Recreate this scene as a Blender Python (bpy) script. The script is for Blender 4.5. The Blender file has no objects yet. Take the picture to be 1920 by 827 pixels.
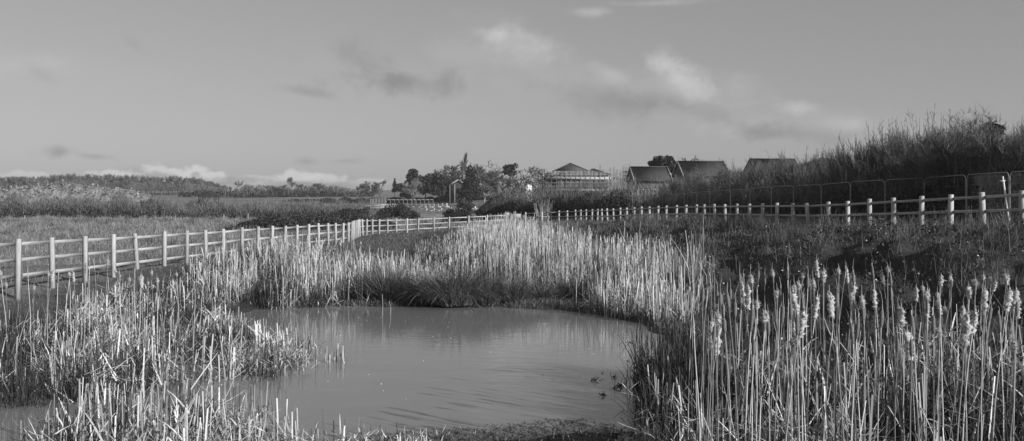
import bpy, math, random
import numpy as np
from math import radians as R, sin, cos, pi

scene = bpy.context.scene
C = scene.collection
# ------------------------------------------------------------------ camera
F = 35.0 / 36 * 1920      # focal length in photo pixels
CZ, HY = 3.1, 365.0       # eye height over the water, photo row of the horizon
cam_d = bpy.data.cameras.new('camera'); cam = bpy.data.objects.new('camera', cam_d); C.objects.link(cam)
cam.location = (0, 0, CZ); cam.rotation_euler = (R(90), 0, 0)
cam_d.lens = 35; cam_d.sensor_width = 36; cam_d.shift_y = -48.5 / 1920
cam_d.clip_start = 0.1; cam_d.clip_end = 9000
scene.camera = cam

# ------------------------------------------------------------------ light
SUN_AZ, SUN_EL = 52.0, 21.0      # degrees right of straight behind the camera, height
to_sun = (sin(R(SUN_AZ)) * cos(R(SUN_EL)), -cos(R(SUN_AZ)) * cos(R(SUN_EL)), sin(R(SUN_EL)))
sd = bpy.data.lights.new('sun', 'SUN'); sd.energy = 5.0; sd.angle = R(0.5); sd.color = (1, 1, 1)
so = bpy.data.objects.new('sun', sd); C.objects.link(so)
from mathutils import Vector
so.rotation_euler = Vector(to_sun).to_track_quat('Z', 'Y').to_euler(); so.location = (40, -40, 60)

vs = scene.view_settings
vs.view_transform = 'Standard'; vs.look = 'None'; vs.exposure = 0.0; vs.gamma = 1.0
vs.use_curve_mapping = False
scene.render.film_transparent = False
scene.cycles.max_bounces = 5; scene.cycles.diffuse_bounces = 2; scene.cycles.glossy_bounces = 2
scene.cycles.transmission_bounces = 2; scene.cycles.transparent_max_bounces = 4; scene.cycles.volume_bounces = 0

world = bpy.data.worlds.new('World'); scene.world = world; world.use_nodes = True
SKY_STRENGTH, CLOUD_HI, CLOUD_LO = 0.12, 4.9, 1.75
def build_world():
    nt = world.node_tree; N = nt.nodes; L = nt.links; N.clear()
    out = N.new('ShaderNodeOutputWorld'); bg = N.new('ShaderNodeBackground'); L.new(bg.outputs[0], out.inputs[0])
    sky = N.new('ShaderNodeTexSky'); sky.sky_type = 'NISHITA'; sky.sun_disc = False
    sky.sun_elevation = R(SUN_EL); sky.sun_rotation = math.atan2(to_sun[0], to_sun[1])
    sky.air_density = 1.0; sky.dust_density = 0.6; sky.ozone_density = 1.0; sky.altitude = 50
    sep = N.new('ShaderNodeSeparateColor'); L.new(sky.outputs[0], sep.inputs[0])
    def M(op, a, b=None, c=None, clamp=False):
        n = N.new('ShaderNodeMath'); n.operation = op; n.use_clamp = clamp
        for i, v in enumerate((a, b, c)):
            if v is None: continue
            if isinstance(v, (int, float)): n.inputs[i].default_value = v
            else: L.new(v, n.inputs[i])
        return n.outputs[0]
    # panchromatic film through a light filter: mostly the red and green of the sky
    bw = M('ADD', M('MULTIPLY', sep.outputs[0], 0.30), M('ADD', M('MULTIPLY', sep.outputs[1], 0.35), M('MULTIPLY', sep.outputs[2], 0.22)))
    bw = M('MULTIPLY', M('POWER', bw, 0.62), 1.29)      # the film's compressed response
    tc = N.new('ShaderNodeTexCoord'); sx = N.new('ShaderNodeSeparateXYZ'); L.new(tc.outputs['Generated'], sx.inputs[0])
    az = M('ARCTAN2', sx.outputs[0], sx.outputs[1])
    el = M('ARCSINE', sx.outputs[2])
    comb = N.new('ShaderNodeCombineXYZ'); L.new(az, comb.inputs[0]); L.new(el, comb.inputs[1])
    def noise(scale, sy, detail, rough, off, dist=0.0):
        mp = N.new('ShaderNodeMapping'); L.new(comb.outputs[0], mp.inputs[0])
        mp.inputs['Scale'].default_value = (1, sy, 1); mp.inputs['Location'].default_value = (off, off * .7, off)
        n = N.new('ShaderNodeTexNoise'); n.inputs['Scale'].default_value = scale; n.inputs['Detail'].default_value = detail
        n.inputs['Roughness'].default_value = rough; n.inputs['Distortion'].default_value = dist
        L.new(mp.outputs[0], n.inputs['Vector']); return n.outputs[0]
    fine = noise(26, 1.2, 8, .6, 3.1, .25)
    soft = noise(9, 2.2, 6, .6, 7.7, .3)
    puff = noise(60, 1.2, 6, .55, 1.3, .3)
    def blob(x, y, sx_, sy_, rot, nz, k, edge=1.0):
        a0 = math.atan((x - 960) / F); e0 = math.atan((HY - y) / F * cos(a0))
        mp = N.new('ShaderNodeMapping'); mp.vector_type = 'TEXTURE'; L.new(comb.outputs[0], mp.inputs[0])
        mp.inputs['Location'].default_value = (a0, e0, 0); mp.inputs['Rotation'].default_value = (0, 0, R(rot))
        mp.inputs['Scale'].default_value = (sx_ / F, sy_ / F, 1)
        ln = N.new('ShaderNodeVectorMath'); ln.operation = 'LENGTH'; L.new(mp.outputs[0], ln.inputs[0])
        d = M('ADD', ln.outputs['Value'], M('MULTIPLY', M('SUBTRACT', nz, 0.5), k))
        mr = N.new('ShaderNodeMapRange'); mr.interpolation_type = 'SMOOTHSTEP'; L.new(d, mr.inputs[0])
        mr.inputs[1].default_value = 1.0; mr.inputs[2].default_value = 1.0 - edge; mr.inputs[3].default_value = 0; mr.inputs[4].default_value = 1
        return mr.outputs[0]
    col = bw
    def over(col, mask, amt, target):
        f = M('MULTIPLY', mask, amt)
        return M('ADD', M('MULTIPLY', col, M('SUBTRACT', 1.0, f)), M('MULTIPLY', f, target))
    HI, LO = CLOUD_HI, CLOUD_LO
    # broad thin veil drifting from the centre down to the right
    for x, y, a, b, r, amt in ((1010, 130, 260, 90, -22, .42), (1180, 160, 220, 60, -22, .42), (1340, 200, 260, 70, -20, .45), (1540, 230, 300, 60, -8, .5), (720, 140, 230, 90, -14, .26), (120, 125, 220, 60, -6, .22), (880, 120, 180, 50, -16, .3)):
        col = over(col, blob(x, y, a, b, r, soft, 2.8, 1.2), amt, HI * .80)
    for x, y, a, b, r, amt in ((760, 155, 150, 34, -2, .55), (690, 120, 120, 45, -25, .35), (570, 172, 70, 14, -8, .35), (1130, 185, 170, 45, -14, .40), (1300, 205, 200, 36, -14, .34),
                               (1480, 250, 200, 26, -4, .40), (108, 285, 46, 17, 3, .5), (175, 293, 42, 8, -4, .3), (575, 303, 40, 12, -3, .35), (650, 302, 50, 10, 2, .25), (250, 80, 40, 16, -40, .16), (70, 135, 45, 18, -30, .2), (280, 322, 60, 14, 4, .3)):
        col = over(col, blob(x, y, a, b, r, fine, 2.2, 1.1), amt, LO)
    for x, y, a, b, r, amt in ((980, 88, 110, 44, -12, .62), (935, 68, 52, 20, -6, .6), (1000, 75, 60, 26, -20, .4), (1140, 140, 60, 26, -20, .45), (1270, 142, 74, 46, -34, .85), (1250, 120, 50, 24, -12, .65), (1300, 160, 50, 36, -40, .5), (1495, 200, 66, 22, -6, .6),
                               (1590, 232, 60, 20, -2, .4), (1110, 22, 60, 13, -2, .45), (1240, 5, 130, 10, 0, .35), (930, -48, 130, 22, -4, .35), (40, 120, 110, 34, 5, .25)):
        col = over(col, blob(x, y, a, b, r, fine, 1.9, 1.1), amt, HI)
    for x, y, a, b, amt in ((215, 330, 55, 15, .85), (330, 326, 70, 20, .85), (360, 322, 40, 16, .7), (405, 330, 28, 13, .9), (40, 330, 70, 12, .55), (555, 328, 46, 15, .8), (610, 336, 55, 13, .75), (480, 338, 60, 12, .5), (690, 342, 60, 10, .45)):
        col = over(col, blob(x, y, a, b, 0, puff, 2.0, .55), amt, HI * 1.12)
    for x, y, a, b, amt in ((300, 330, 40, 10, .55), (440, 338, 70, 10, .45), (590, 345, 120, 8, .4), (366, 328, 12, 7, .5)):
        col = over(col, blob(x, y, a, b, 0, puff, 2.0, .8), amt, LO * 1.15)
    L.new(col, bg.inputs['Color']); bg.inputs['Strength'].default_value = SKY_STRENGTH
build_world()

# ------------------------------------------------------------------ helpers
def P(x, y, D):
    """point at distance D seen on photo pixel x, y"""
    return np.array(((x - 960) / F * D, D, CZ - (y - HY) / F * D))
def PW(x, y):
    D = CZ * F / (y - HY); return ((x - 960) / F * D, D)

def tag(o, label=None, cat=None, group=None, kind=None):
    if label: o['label'] = label
    if cat: o['category'] = cat
    if group: o['group'] = group
    if kind: o['kind'] = kind
    return o
def empty(name, loc=(0, 0, 0), rz=0):
    o = bpy.data.objects.new(name, None); C.objects.link(o); o.location = loc; o.rotation_euler = (0, 0, rz); o.empty_display_size = .2
    return o

class MB:
    def __init__(s): s.v = []; s.q = []; s.t = []; s.n = 0; s.tri = []
    def add(s, v, q, tone=0.5):
        v = np.asarray(v, float).reshape(-1, 3); q = np.asarray(q, int).reshape(-1, 4)
        s.v.append(v); s.q.append(q + s.n); s.n += len(v)
        s.t.append(np.full(len(v), tone, float) if np.ndim(tone) == 0 else np.asarray(tone, float))
        return s
    def box(s, x0, x1, y0, y1, z0, z1, tone=.5):
        v = [(x, y, z) for z in (z0, z1) for x, y in ((x0, y0), (x1, y0), (x1, y1), (x0, y1))]
        return s.add(v, [(3, 2, 1, 0), (4, 5, 6, 7), (0, 1, 5, 4), (1, 2, 6, 5), (2, 3, 7, 6), (3, 0, 4, 7)], tone)
    def beam(s, a, b, w, h, tone=.5):
        """box from a to b, w wide across, h high"""
        a = np.array(a, float); b = np.array(b, float); d = b - a; d /= np.linalg.norm(d)
        u = np.cross(d, (0, 0, 1)); 
        if np.linalg.norm(u) < 1e-3: u = np.array((1., 0, 0))
        u /= np.linalg.norm(u); w_ = np.cross(u, d)
        v = []
        for p in (a, b):
            for i, j in ((-1, -1), (1, -1), (1, 1), (-1, 1)): v.append(p + u * i * w / 2 + w_ * j * h / 2)
        return s.add(v, [(3, 2, 1, 0), (4, 5, 6, 7), (0, 1, 5, 4), (1, 2, 6, 5), (2, 3, 7, 6), (3, 0, 4, 7)], tone)
    def segs(s, P0, P1, R0, R1, sides=3, tone=.5):
        P0 = np.asarray(P0, float); P1 = np.asarray(P1, float); n = len(P0)
        if n == 0: return s
        R0 = np.broadcast_to(np.asarray(R0, float), (n,)); R1 = np.broadcast_to(np.asarray(R1, float), (n,))
        d = P1 - P0; d /= np.maximum(np.linalg.norm(d, axis=1, keepdims=True), 1e-9)
        ref = np.where(np.abs(d[:, 2:3]) > .9, np.array([[1., 0, 0]]), np.array([[0., 0, 1]]))
        u = np.cross(d, ref); u /= np.linalg.norm(u, axis=1, keepdims=True); w = np.cross(d, u)
        V = np.zeros((n, 2 * sides, 3))
        for k in range(sides):
            a = 2 * pi * k / sides; o = u * cos(a) + w * sin(a)
            V[:, k] = P0 + o * R0[:, None]; V[:, sides + k] = P1 + o * R1[:, None]
        q = np.array([(k, (k + 1) % sides, sides + (k + 1) % sides, sides + k) for k in range(sides)])
        Q = (q[None] + (np.arange(n) * 2 * sides)[:, None, None]).reshape(-1, 4)
        t = tone if np.ndim(tone) == 0 else np.repeat(tone, 2 * sides)
        return s.add(V.reshape(-1, 3), Q, t)
    def path(s, pts, r, sides=6, tone=.5):
        pts = np.asarray(pts, float); r = np.broadcast_to(np.asarray(r, float), (len(pts),))
        d = np.gradient(pts, axis=0); d /= np.linalg.norm(d, axis=1, keepdims=True)
        u = np.cross(d, (0.3, 0.9, 0.1)); u /= np.maximum(np.linalg.norm(u, axis=1, keepdims=True), 1e-6); w = np.cross(d, u)
        V = []
        for k in range(sides):
            a = 2 * pi * k / sides; V.append(pts + (u * cos(a) + w * sin(a)) * r[:, None])
        V = np.stack(V, 1)
        n = len(pts); q = []
        for i in range(n - 1):
            for k in range(sides): q.append((i * sides + k, i * sides + (k + 1) % sides, (i + 1) * sides + (k + 1) % sides, (i + 1) * sides + k))
        return s.add(V.reshape(-1, 3), q, tone)
    def blades(s, rng, base, L, w, th0=0.1, th1=0.2, K=4, kink=0.0, az=None, tone=(0, 1), taper=.15, basetone=0.0):
        """flat leaf strips; th0 lean at foot, th1 further bend, kink = share folded over"""
        base = np.asarray(base, float); n = len(base)
        if n == 0: return s
        U = lambda v: rng.uniform(v[0], v[1], n) if isinstance(v, tuple) else np.broadcast_to(np.asarray(v, float), (n,))
        L = U(L); w = U(w); a = rng.uniform(0, 2 * pi, n) if az is None else U(az)
        t0 = np.abs(U(th0)); t1 = U(th1)
        kk = rng.random(n) < kink; kt = rng.uniform(.25, .85, n); ka = np.where(kk, rng.uniform(.7, 2.3, n), 0)
        tone_ = U(tone)
        tw = a + pi / 2 + rng.uniform(-1.4, 1.4, n)
        wd = np.stack([np.cos(tw), np.sin(tw), np.zeros(n)], 1)
        V = np.zeros((n, K + 1, 2, 3)); T = np.zeros((n, K + 1, 2)); p = base.copy()
        for k in range(K + 1):
            f = k / K
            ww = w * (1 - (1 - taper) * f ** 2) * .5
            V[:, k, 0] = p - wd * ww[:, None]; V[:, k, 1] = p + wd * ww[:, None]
            T[:, k, :] = (tone_ * (1 - basetone * (1 - f) ** 2))[:, None]  # blade feet darkened: painted shade for the reed gaps plus mud stain
            th = t0 + t1 * (f ** 1.4) + ka * ((f + .5 / K) >= kt)
            d = np.stack([np.sin(th) * np.cos(a), np.sin(th) * np.sin(a), np.cos(th)], 1)
            p = p + d * (L / K)[:, None]
        q = np.array([(2 * k, 2 * k + 1, 2 * k + 3, 2 * k + 2) for k in range(K)])
        Q = (q[None] + (np.arange(n) * 2 * (K + 1))[:, None, None]).reshape(-1, 4)
        return s.add(V.reshape(-1, 3), Q, T.reshape(-1))
    def leaves(s, rng, c, size, tone=(0, 1)):
        """small quads of random attitude at points c"""
        c = np.asarray(c, float); n = len(c)
        if n == 0: return s
        a = rng.normal(size=(n, 3)); a /= np.linalg.norm(a, axis=1, keepdims=True)
        b = rng.normal(size=(n, 3)); b = np.cross(a, b); b /= np.linalg.norm(b, axis=1, keepdims=True)
        sz = rng.uniform(size[0], size[1], n)[:, None]; sb = sz * rng.uniform(.4, .8, (n, 1))
        V = np.stack([c - a * sz, c + b * sb, c + a * sz, c - b * sb], 1)
        return s.add(V.reshape(-1, 3), np.arange(4 * n).reshape(n, 4), np.repeat(rng.uniform(tone[0], tone[1], n), 4))
    def arrays(s): return np.concatenate(s.v), np.concatenate(s.q), np.concatenate(s.t)
    def mesh(s, name, m, smooth=False):
        v, q, t = s.arrays()
        me = bpy.data.meshes.new(name)
        me.vertices.add(len(v)); me.vertices.foreach_set('co', v.ravel().astype(np.float32))
        me.loops.add(q.size); me.loops.foreach_set('vertex_index', q.ravel().astype(np.int32))
        me.polygons.add(len(q)); me.polygons.foreach_set('loop_start', np.arange(0, q.size, 4, dtype=np.int32))
        me.update(calc_edges=True)
        at = me.attributes.new('tone', 'FLOAT', 'POINT'); at.data.foreach_set('value', t.astype(np.float32))
        if smooth: me.polygons.foreach_set('use_smooth', np.ones(len(q), bool))
        me.materials.append(m); me.update()
        return me
    def build(s, name, m, parent=None, smooth=False, loc=None):
        o = bpy.data.objects.new(name, s.mesh(name, m, smooth)); C.objects.link(o)
        if parent: o.parent = parent
        if loc is not None: o.location = loc
        return o

def mat(name, lo, hi, scale=4.0, rough=.85, transl=0.0, nz=.5, spec=.25, detail=4, stretch=(1, 1, 1), bump=0.0, bscale=30, coord='Object'):
    """grey material: tone attribute and noise move the albedo between lo and hi"""
    m = bpy.data.materials.new(name); m.use_nodes = True; nt = m.node_tree; N = nt.nodes; L = nt.links
    b = N['Principled BSDF']; out = N['Material Output']
    b.inputs['Roughness'].default_value = rough; b.inputs['Specular IOR Level'].default_value = spec
    at = N.new('ShaderNodeAttribute'); at.attribute_name = 'tone'
    tc = N.new('ShaderNodeTexCoord'); mp = N.new('ShaderNodeMapping'); L.new(tc.outputs[coord], mp.inputs[0]); mp.inputs['Scale'].default_value = stretch
    n = N.new('ShaderNodeTexNoise'); n.inputs['Scale'].default_value = scale; n.inputs['Detail'].default_value = detail; n.inputs['Roughness'].default_value = .65
    L.new(mp.outputs[0], n.inputs['Vector'])
    mx = N.new('ShaderNodeMath'); mx.operation = 'MULTIPLY_ADD'; L.new(n.outputs[0], mx.inputs[0]); mx.inputs[1].default_value = nz * 2; 
    m2 = N.new('ShaderNodeMath'); m2.operation = 'SUBTRACT'; L.new(at.outputs['Fac'], m2.inputs[0]); m2.inputs[1].default_value = nz
    L.new(m2.outputs[0], mx.inputs[2])
    mr = N.new('ShaderNodeMapRange'); L.new(mx.outputs[0], mr.inputs[0]); mr.inputs[3].default_value = lo; mr.inputs[4].default_value = hi
    L.new(mr.outputs[0], b.inputs['Base Color'])
    if bump:
        n2 = N.new('ShaderNodeTexNoise'); n2.inputs['Scale'].default_value = bscale; n2.inputs['Detail'].default_value = 5; L.new(mp.outputs[0], n2.inputs['Vector'])
        bp = N.new('ShaderNodeBump'); bp.inputs['Strength'].default_value = bump; bp.inputs['Distance'].default_value = .05
        L.new(n2.outputs[0], bp.inputs['Height']); L.new(bp.outputs[0], b.inputs['Normal'])
    if transl:
        tr = N.new('ShaderNodeBsdfTranslucent'); L.new(mr.outputs[0], tr.inputs[0]); ms = N.new('ShaderNodeMixShader'); ms.inputs[0].default_value = transl
        L.new(b.outputs[0], ms.inputs[1]); L.new(tr.outputs[0], ms.inputs[2]); L.new(ms.outputs[0], out.inputs[0])
    return m

MT = dict(
    reed=mat('dry_reed', .05, .88, 5, .6, .07, .22, stretch=(6, 6, 1)),
    reed_dark=mat('dark_reed', .008, .07, 5, .6, .03, .2),  # leaf colour near black, deepens the shaded gaps in the reed beds
    sedge=mat('sedge_leaf', .02, .30, 3, .5, .15, .2),
    fluff=mat('seed_fluff', .40, .72, 60, .95, .3, .3),
    head=mat('seed_head', .05, .34, 80, .9, 0, .3, bump=.4, bscale=200),
    grass=mat('grass_blade', .02, .32, .6, .7, .2, .3),
    straw=mat('straw_blade', .14, .42, .25, .75, .25, .35),
    twig=mat('twig', .04, .22, 1.5, .85, 0, .3),
    palewood=mat('pale_bark', .25, .45, 2, .8, 0, .3),
    bark=mat('bark', .04, .14, 3, .9, 0, .3, bump=.4),
    bramble=mat('bramble_leaf', .008, .085, 1.2, .55, .08, .35),
    ever=mat('evergreen_leaf', .012, .07, .6, .6, .05, .3),
    softtwig=mat('soft_twig', .07, .26, .5, .85, 0, .3),
    fence=mat('fence_timber', .22, .56, 3, .8, 0, .7, stretch=(6, 6, 1), bump=.15, bscale=40),
    rail=mat('rail_timber', .22, .56, 3, .8, 0, .7, stretch=(6, .6, 6), bump=.15, bscale=40),
    steel=mat('galvanised_steel', .16, .38, 6, .5, 0, .3, spec=.5),
    foot=mat('rubber_foot', .03, .06, 6),
    white=mat('white_paint', .55, .8, 3, .6, 0, .3),
    dark_brick=mat('dark_brick_wall', .03, .08, 8, .9, 0, .4),
    brick=mat('brick_wall', .08, .20, 8, .9, 0, .4),
    render_=mat('render_wall', .30, .5, 2, .85, 0, .3),
    roof=mat('roof_tile', .04, .09, 3, .6, 0, .35, stretch=(1, 1, 6)),
    glass=mat('window_glass', .02, .05, 1, .1, 0, .2, spec=.6),
    sheet=mat('scaffold_sheet', .17, .30, 3, .8, .1, .5),
    board=mat('scaffold_board', .24, .48, 2, .8, 0, .4),
    spoil=mat('spoil_earth', .07, .33, .9, .95, 0, .7, bump=.9, bscale=3),
    concrete=mat('concrete', .3, .5, 4, .85, 0, .4, bump=.2),
    shed=mat('dark_shed', .02, .06, 4, .7, 0, .3),
    debris=mat('wet_debris', .01, .05, 9, .5, 0, .3),
)

# ------------------------------------------------------------------ fence runs (photo columns, post spacing gives the distances)
def chain(xs, D0, s):
    out = [D0]; D = D0
    for i in range(1, len(xs)):
        u0 = (xs[i - 1] - 960) / F * D; u = (xs[i] - 960) / F
        a = u * u + 1; b = -2 * (u * u0 + D); c = u0 * u0 + D * D - s * s
        D = (-b + math.sqrt(max(b * b - 4 * a * c, 0))) / (2 * a); out.append(D)
    return np.array(out)
LX = [-110, -30, 33, 99, 160, 213, 260, 308, 350, 387, 421, 454, 483, 510, 534, 557, 579, 599, 616, 630, 643, 653, 658, 662, 665, 668, 671, 675, 681, 687, 698.5, 711, 727, 744, 763, 783, 813, 842, 878, 914, 950]
LT = ([-110, 33, 99, 160, 213, 260, 308, 350, 387, 421, 454, 483, 510, 534, 557, 579, 599, 616, 630, 643, 653, 662, 671, 681, 698, 727, 763, 783, 813, 842, 880, 950],
      [455, 448, 444.6, 442, 440, 437.5, 435, 432.5, 431, 429, 426.3, 425, 423.8, 422.7, 421.2, 420, 419, 418.5, 418, 417.8, 417, 414.5, 412, 411, 410.5, 410.5, 409.5, 408.5, 407.5, 406, 404.5, 401])
LD = chain(LX, 21.7, 1.8)
LD += 24.9 - LD[2]
RX = [1997, 1917, 1847, 1783, 1727, 1676.4, 1631, 1590.5, 1552, 1518, 1486.5, 1457, 1430, 1404.6, 1381, 1361.4, 1341.6, 1323, 1304, 1285, 1267, 1249, 1232.5, 1217.5, 1203, 1189.5, 1175.8, 1163, 1151.5, 1140, 1129, 1119, 1109, 1099, 1089, 1079.6, 1064, 1047.5, 1016, 986]
RT = ([986, 1016, 1047, 1109, 1163, 1232, 1304, 1381, 1457, 1518, 1590, 1676, 1727, 1783, 1847, 1917, 1997], [397.5, 397, 395, 392.6, 390, 386, 383.5, 382, 381, 380, 376.5, 371, 368, 364, 360.5, 355.5, 350])
RD = chain(RX, 24.9, 1.74)
def posts(X, D, T):
    return [P(x, np.interp(x, T[0], T[1]), d) for x, d in zip(X, D)]
LP = posts(LX, LD, LT); RP = posts(RX, RD, RT)

# site-fence panel ends
HX = [1975, 1892.7, 1812, 1733, 1659.5, 1594.7, 1540, 1488, 1446.5, 1406, 1369.5, 1331, 1306, 1283, 1262.4, 1242.6, 1222, 1203, 1186, 1170, 1155, 1141, 1127, 1113, 1099, 1086]
HT = ([1086, 1160, 1200, 1242, 1262, 1331, 1369, 1406, 1446, 1488, 1540, 1594, 1659, 1733, 1812, 1892, 1975], [378, 375, 370, 363, 363, 358, 355.6, 353, 348.6, 347.5, 345, 340, 336, 332, 326, 321, 316])
HD = chain(HX, 28.6, 3.5)
HPt = posts(HX, HD, HT)

# ------------------------------------------------------------------ ground
POND = np.array([(-9.2, 6), (-9.4, 12), (-9.0, 16), (-8.4, 20), (-7.8, 24.5), (-6.6, 27.2), (-4.4, 27.6), (-2, 27.5), (0, 27.2), (1.2, 26.7), (2.2, 25.5), (3.2, 24.1), (3.3, 22), (3.1, 19), (2.8, 17), (3.2, 14.5), (3.5, 11), (3.6, 6)])
def sdist(X, Y, poly):
    """signed distance, positive outside"""
    X = np.asarray(X, float); Y = np.asarray(Y, float)
    d = np.full(X.shape, 1e9); inside = np.zeros(X.shape, bool)
    n = len(poly)
    for i in range(n):
        ax, ay = poly[i]; bx, by = poly[(i + 1) % n]
        t = np.clip(((X - ax) * (bx - ax) + (Y - ay) * (by - ay)) / ((bx - ax) ** 2 + (by - ay) ** 2), 0, 1)
        d = np.minimum(d, np.hypot(X - ax - t * (bx - ax), Y - ay - t * (by - ay)))
        c = ((ay > Y) != (by > Y)) & (X < (bx - ax) * (Y - ay) / ((by - ay) if by != ay else 1e-9) + ax)
        inside ^= c
    return np.where(inside, -d, d)
ctrl = [(p[0], p[1], p[2] - 1.2) for p in LP] + [(p[0], p[1], p[2] - 1.2) for p in RP] + [(p[0], p[1], p[2] - 2.0) for p in HPt]
ctrl += [(-20, 8, 1.2), (16, 8, 2.2), (-14, 0, 1.3), (15, 0, 2.2), (0, -4, 1.3), (0, -15, 1.4), (-30, -20, 1.2), (30, -20, 2.2), (24, 30, 2.3), (26, 50, 2.2), (22, 80, 1.9), (12, 110, 1.2),
         (-3, 34, .18), (0, 40, .2), (-2, 50, .2), (-5, 58, .2), (-6, 66, .2), (0, 70, .3), (2, 34, .2), (3, 48, .35), (4, 60, .5), (1, 78, .35), (6.5, 34, .6), (6, 44, .6),
         (-30, 45, .3), (-28, 65, -.1), (-40, 90, -.6), (-20, 90, -.4), (-45, 125, -1.1), (-15, 125, -.9), (5, 115, -.2), (-5, 105, -.2), (-60, 170, -1.0), (-20, 180, -1.1), (15, 160, 1.2), (30, 140, 1.8), (50, 120, 2.2),
         (60, 60, 2.5), (80, 180, 2.5), (-90, 60, .2), (-110, 150, -.8), (-40, 260, -1.0), (10, 260, .2), (60, 300, 2.5), (-150, 260, .2), (-90, 330, .4), (0, 350, 2.0), (-200, 400, 2.2), (-60, 420, 2.2), (80, 420, 4.5), (-30, 350, 1.2),
         (-300, 600, 5.5), (-120, 600, 5.6), (60, 600, 6), (300, 600, 7), (-400, 900, 9), (0, 900, 9), (400, 900, 9), (-1500, 1500, 10), (0, 1800, 10), (1500, 1500, 10), (2500, 0, 8), (-2500, 0, 8), (0, -2500, 6), (-300, -300, 3), (300, -300, 4), (300, 100, 4), (-300, 100, 1)]
CT = np.array(ctrl)
rs0 = np.random.default_rng(5)
WV = [(rs0.uniform(.25, 3.2), rs0.uniform(0, 2 * pi), rs0.uniform(0, 6)) for _ in range(16)]
def gz(X, Y, fine=True):
    X = np.asarray(X, float); Y = np.asarray(Y, float); sh = X.shape; X = X.ravel(); Y = Y.ravel()
    out = np.zeros(len(X))
    for s in range(0, len(X), 40000):
        x = X[s:s + 40000, None]; y = Y[s:s + 40000, None]
        d2 = (x - CT[:, 0]) ** 2 + (y - CT[:, 1]) ** 2 + .6
        w = d2 ** -1.6
        out[s:s + 40000] = (w * CT[:, 2]).sum(1) / w.sum(1)
    sd_ = sdist(X, Y, POND) + (.13 * np.sin(X * 3.1 + .7 * Y) + .09 * np.sin(X * 6.7 - Y * 2.3 + 1) + .07 * np.sin(X * 1.3 * Y * .1 + Y * 4.1) + .05 * np.sin(X * 13 + Y)) * (np.hypot(X, Y) < 40)
    bumps = sum(.03 / k ** .8 * np.sin(X * k * cos(a) * 1.7 + Y * k * sin(a) * 1.7 + ph) for k, a, ph in WV)
    bumps *= np.where(np.hypot(X, Y) < 130, 1, 0) 
    b2 = sum(.034 / k ** .6 * np.sin(X * k * cos(a) * 1.7 + Y * k * sin(a) * 1.7 + ph) for k, a, ph in WV if k > 1.3); bumps = bumps * .7 + b2 * 1.8 * np.clip((X - 4.5) / 2, 0, 1) * (Y < 75)
    t = np.clip(sd_ / 8.0, 0, 1); t = t * t * (3 - 2 * t)
    z = (.10 * np.clip(sd_ / .5, 0, 1)) * (1 - t) + out * t + bumps * np.clip(sd_ / 2, 0, 1)
    z = np.where(sd_ > 0, np.maximum(z, .03 * np.clip(sd_ / .3, 0, 1)) * 1.0, z) if False else z
    dep = -.45 * np.clip(-sd_ / 1.2, 0, 1)
    # muddy shoal in the near middle of the pond
    yb = np.interp(X, [-2.6, -1.2, -.4, .3, .9, 1.3, 1.7, 2.1], [12.5, 13.1, 13.35, 13.6, 13.85, 13.6, 12.9, 11.6])
    lump = .5 * np.sin(X * 5.1 + 1) * np.sin(Y * 6.3 + X) + .35 * np.sin(X * 11 + Y * 3) * np.sin(Y * 13) + .3 * np.sin(X * 2.3 - Y * 4)
    shl = np.clip((yb - Y) / 1.3, -1, 1)
    dep = np.maximum(dep, np.where(Y < 14.2, -.06 + .09 * np.clip(shl, 0, 1) + np.minimum(shl, 0) * .9 + .028 * lump, dep))
    z = np.where(sd_ < 0, dep, z)
    return z.reshape(sh)
def G(x, y): return float(gz(np.array([x]), np.array([y]))[0])

def ground_material():
    m = bpy.data.materials.new('ground_earth'); m.use_nodes = True; nt = m.node_tree; N = nt.nodes; L = nt.links
    b = N['Principled BSDF']; b.inputs['Roughness'].default_value = .95; b.inputs['Specular IOR Level'].default_value = .15
    at = N.new('ShaderNodeAttribute'); at.attribute_name = 'tone'
    tc = N.new('ShaderNodeTexCoord')
    def nz(sc, det, st=(1, 1, 1)):
        mp = N.new('ShaderNodeMapping'); mp.inputs['Scale'].default_value = st; L.new(tc.outputs['Object'], mp.inputs[0])
        n = N.new('ShaderNodeTexNoise'); n.inputs['Scale'].default_value = sc; n.inputs['Detail'].default_value = det; n.inputs['Roughness'].default_value = .7
        L.new(mp.outputs[0], n.inputs[0]); return n.outputs[0]
    def M(op, a, b_):
        n = N.new('ShaderNodeMath'); n.operation = op
        for i, v in enumerate((a, b_)):
            if isinstance(v, (int, float)): n.inputs[i].default_value = v
            else: L.new(v, n.inputs[i])
        return n.outputs[0]
    f = M('MULTIPLY', M('ADD', nz(.35, 6), .15), M('ADD', nz(3.5, 8), .15)); f = M('MULTIPLY', f, M('ADD', nz(.03, 4, (1, 3, 1)), .5)); f = M('MULTIPLY', f, 2.4)
    L.new(M('MULTIPLY', f, at.outputs['Fac']), b.inputs['Base Color'])
    bp = N.new('ShaderNodeBump'); bp.inputs['Strength'].default_value = .8; bp.inputs['Distance'].default_value = .12
    L.new(nz(5, 8), bp.inputs['Height']); L.new(bp.outputs[0], b.inputs['Normal'])
    return m
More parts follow.
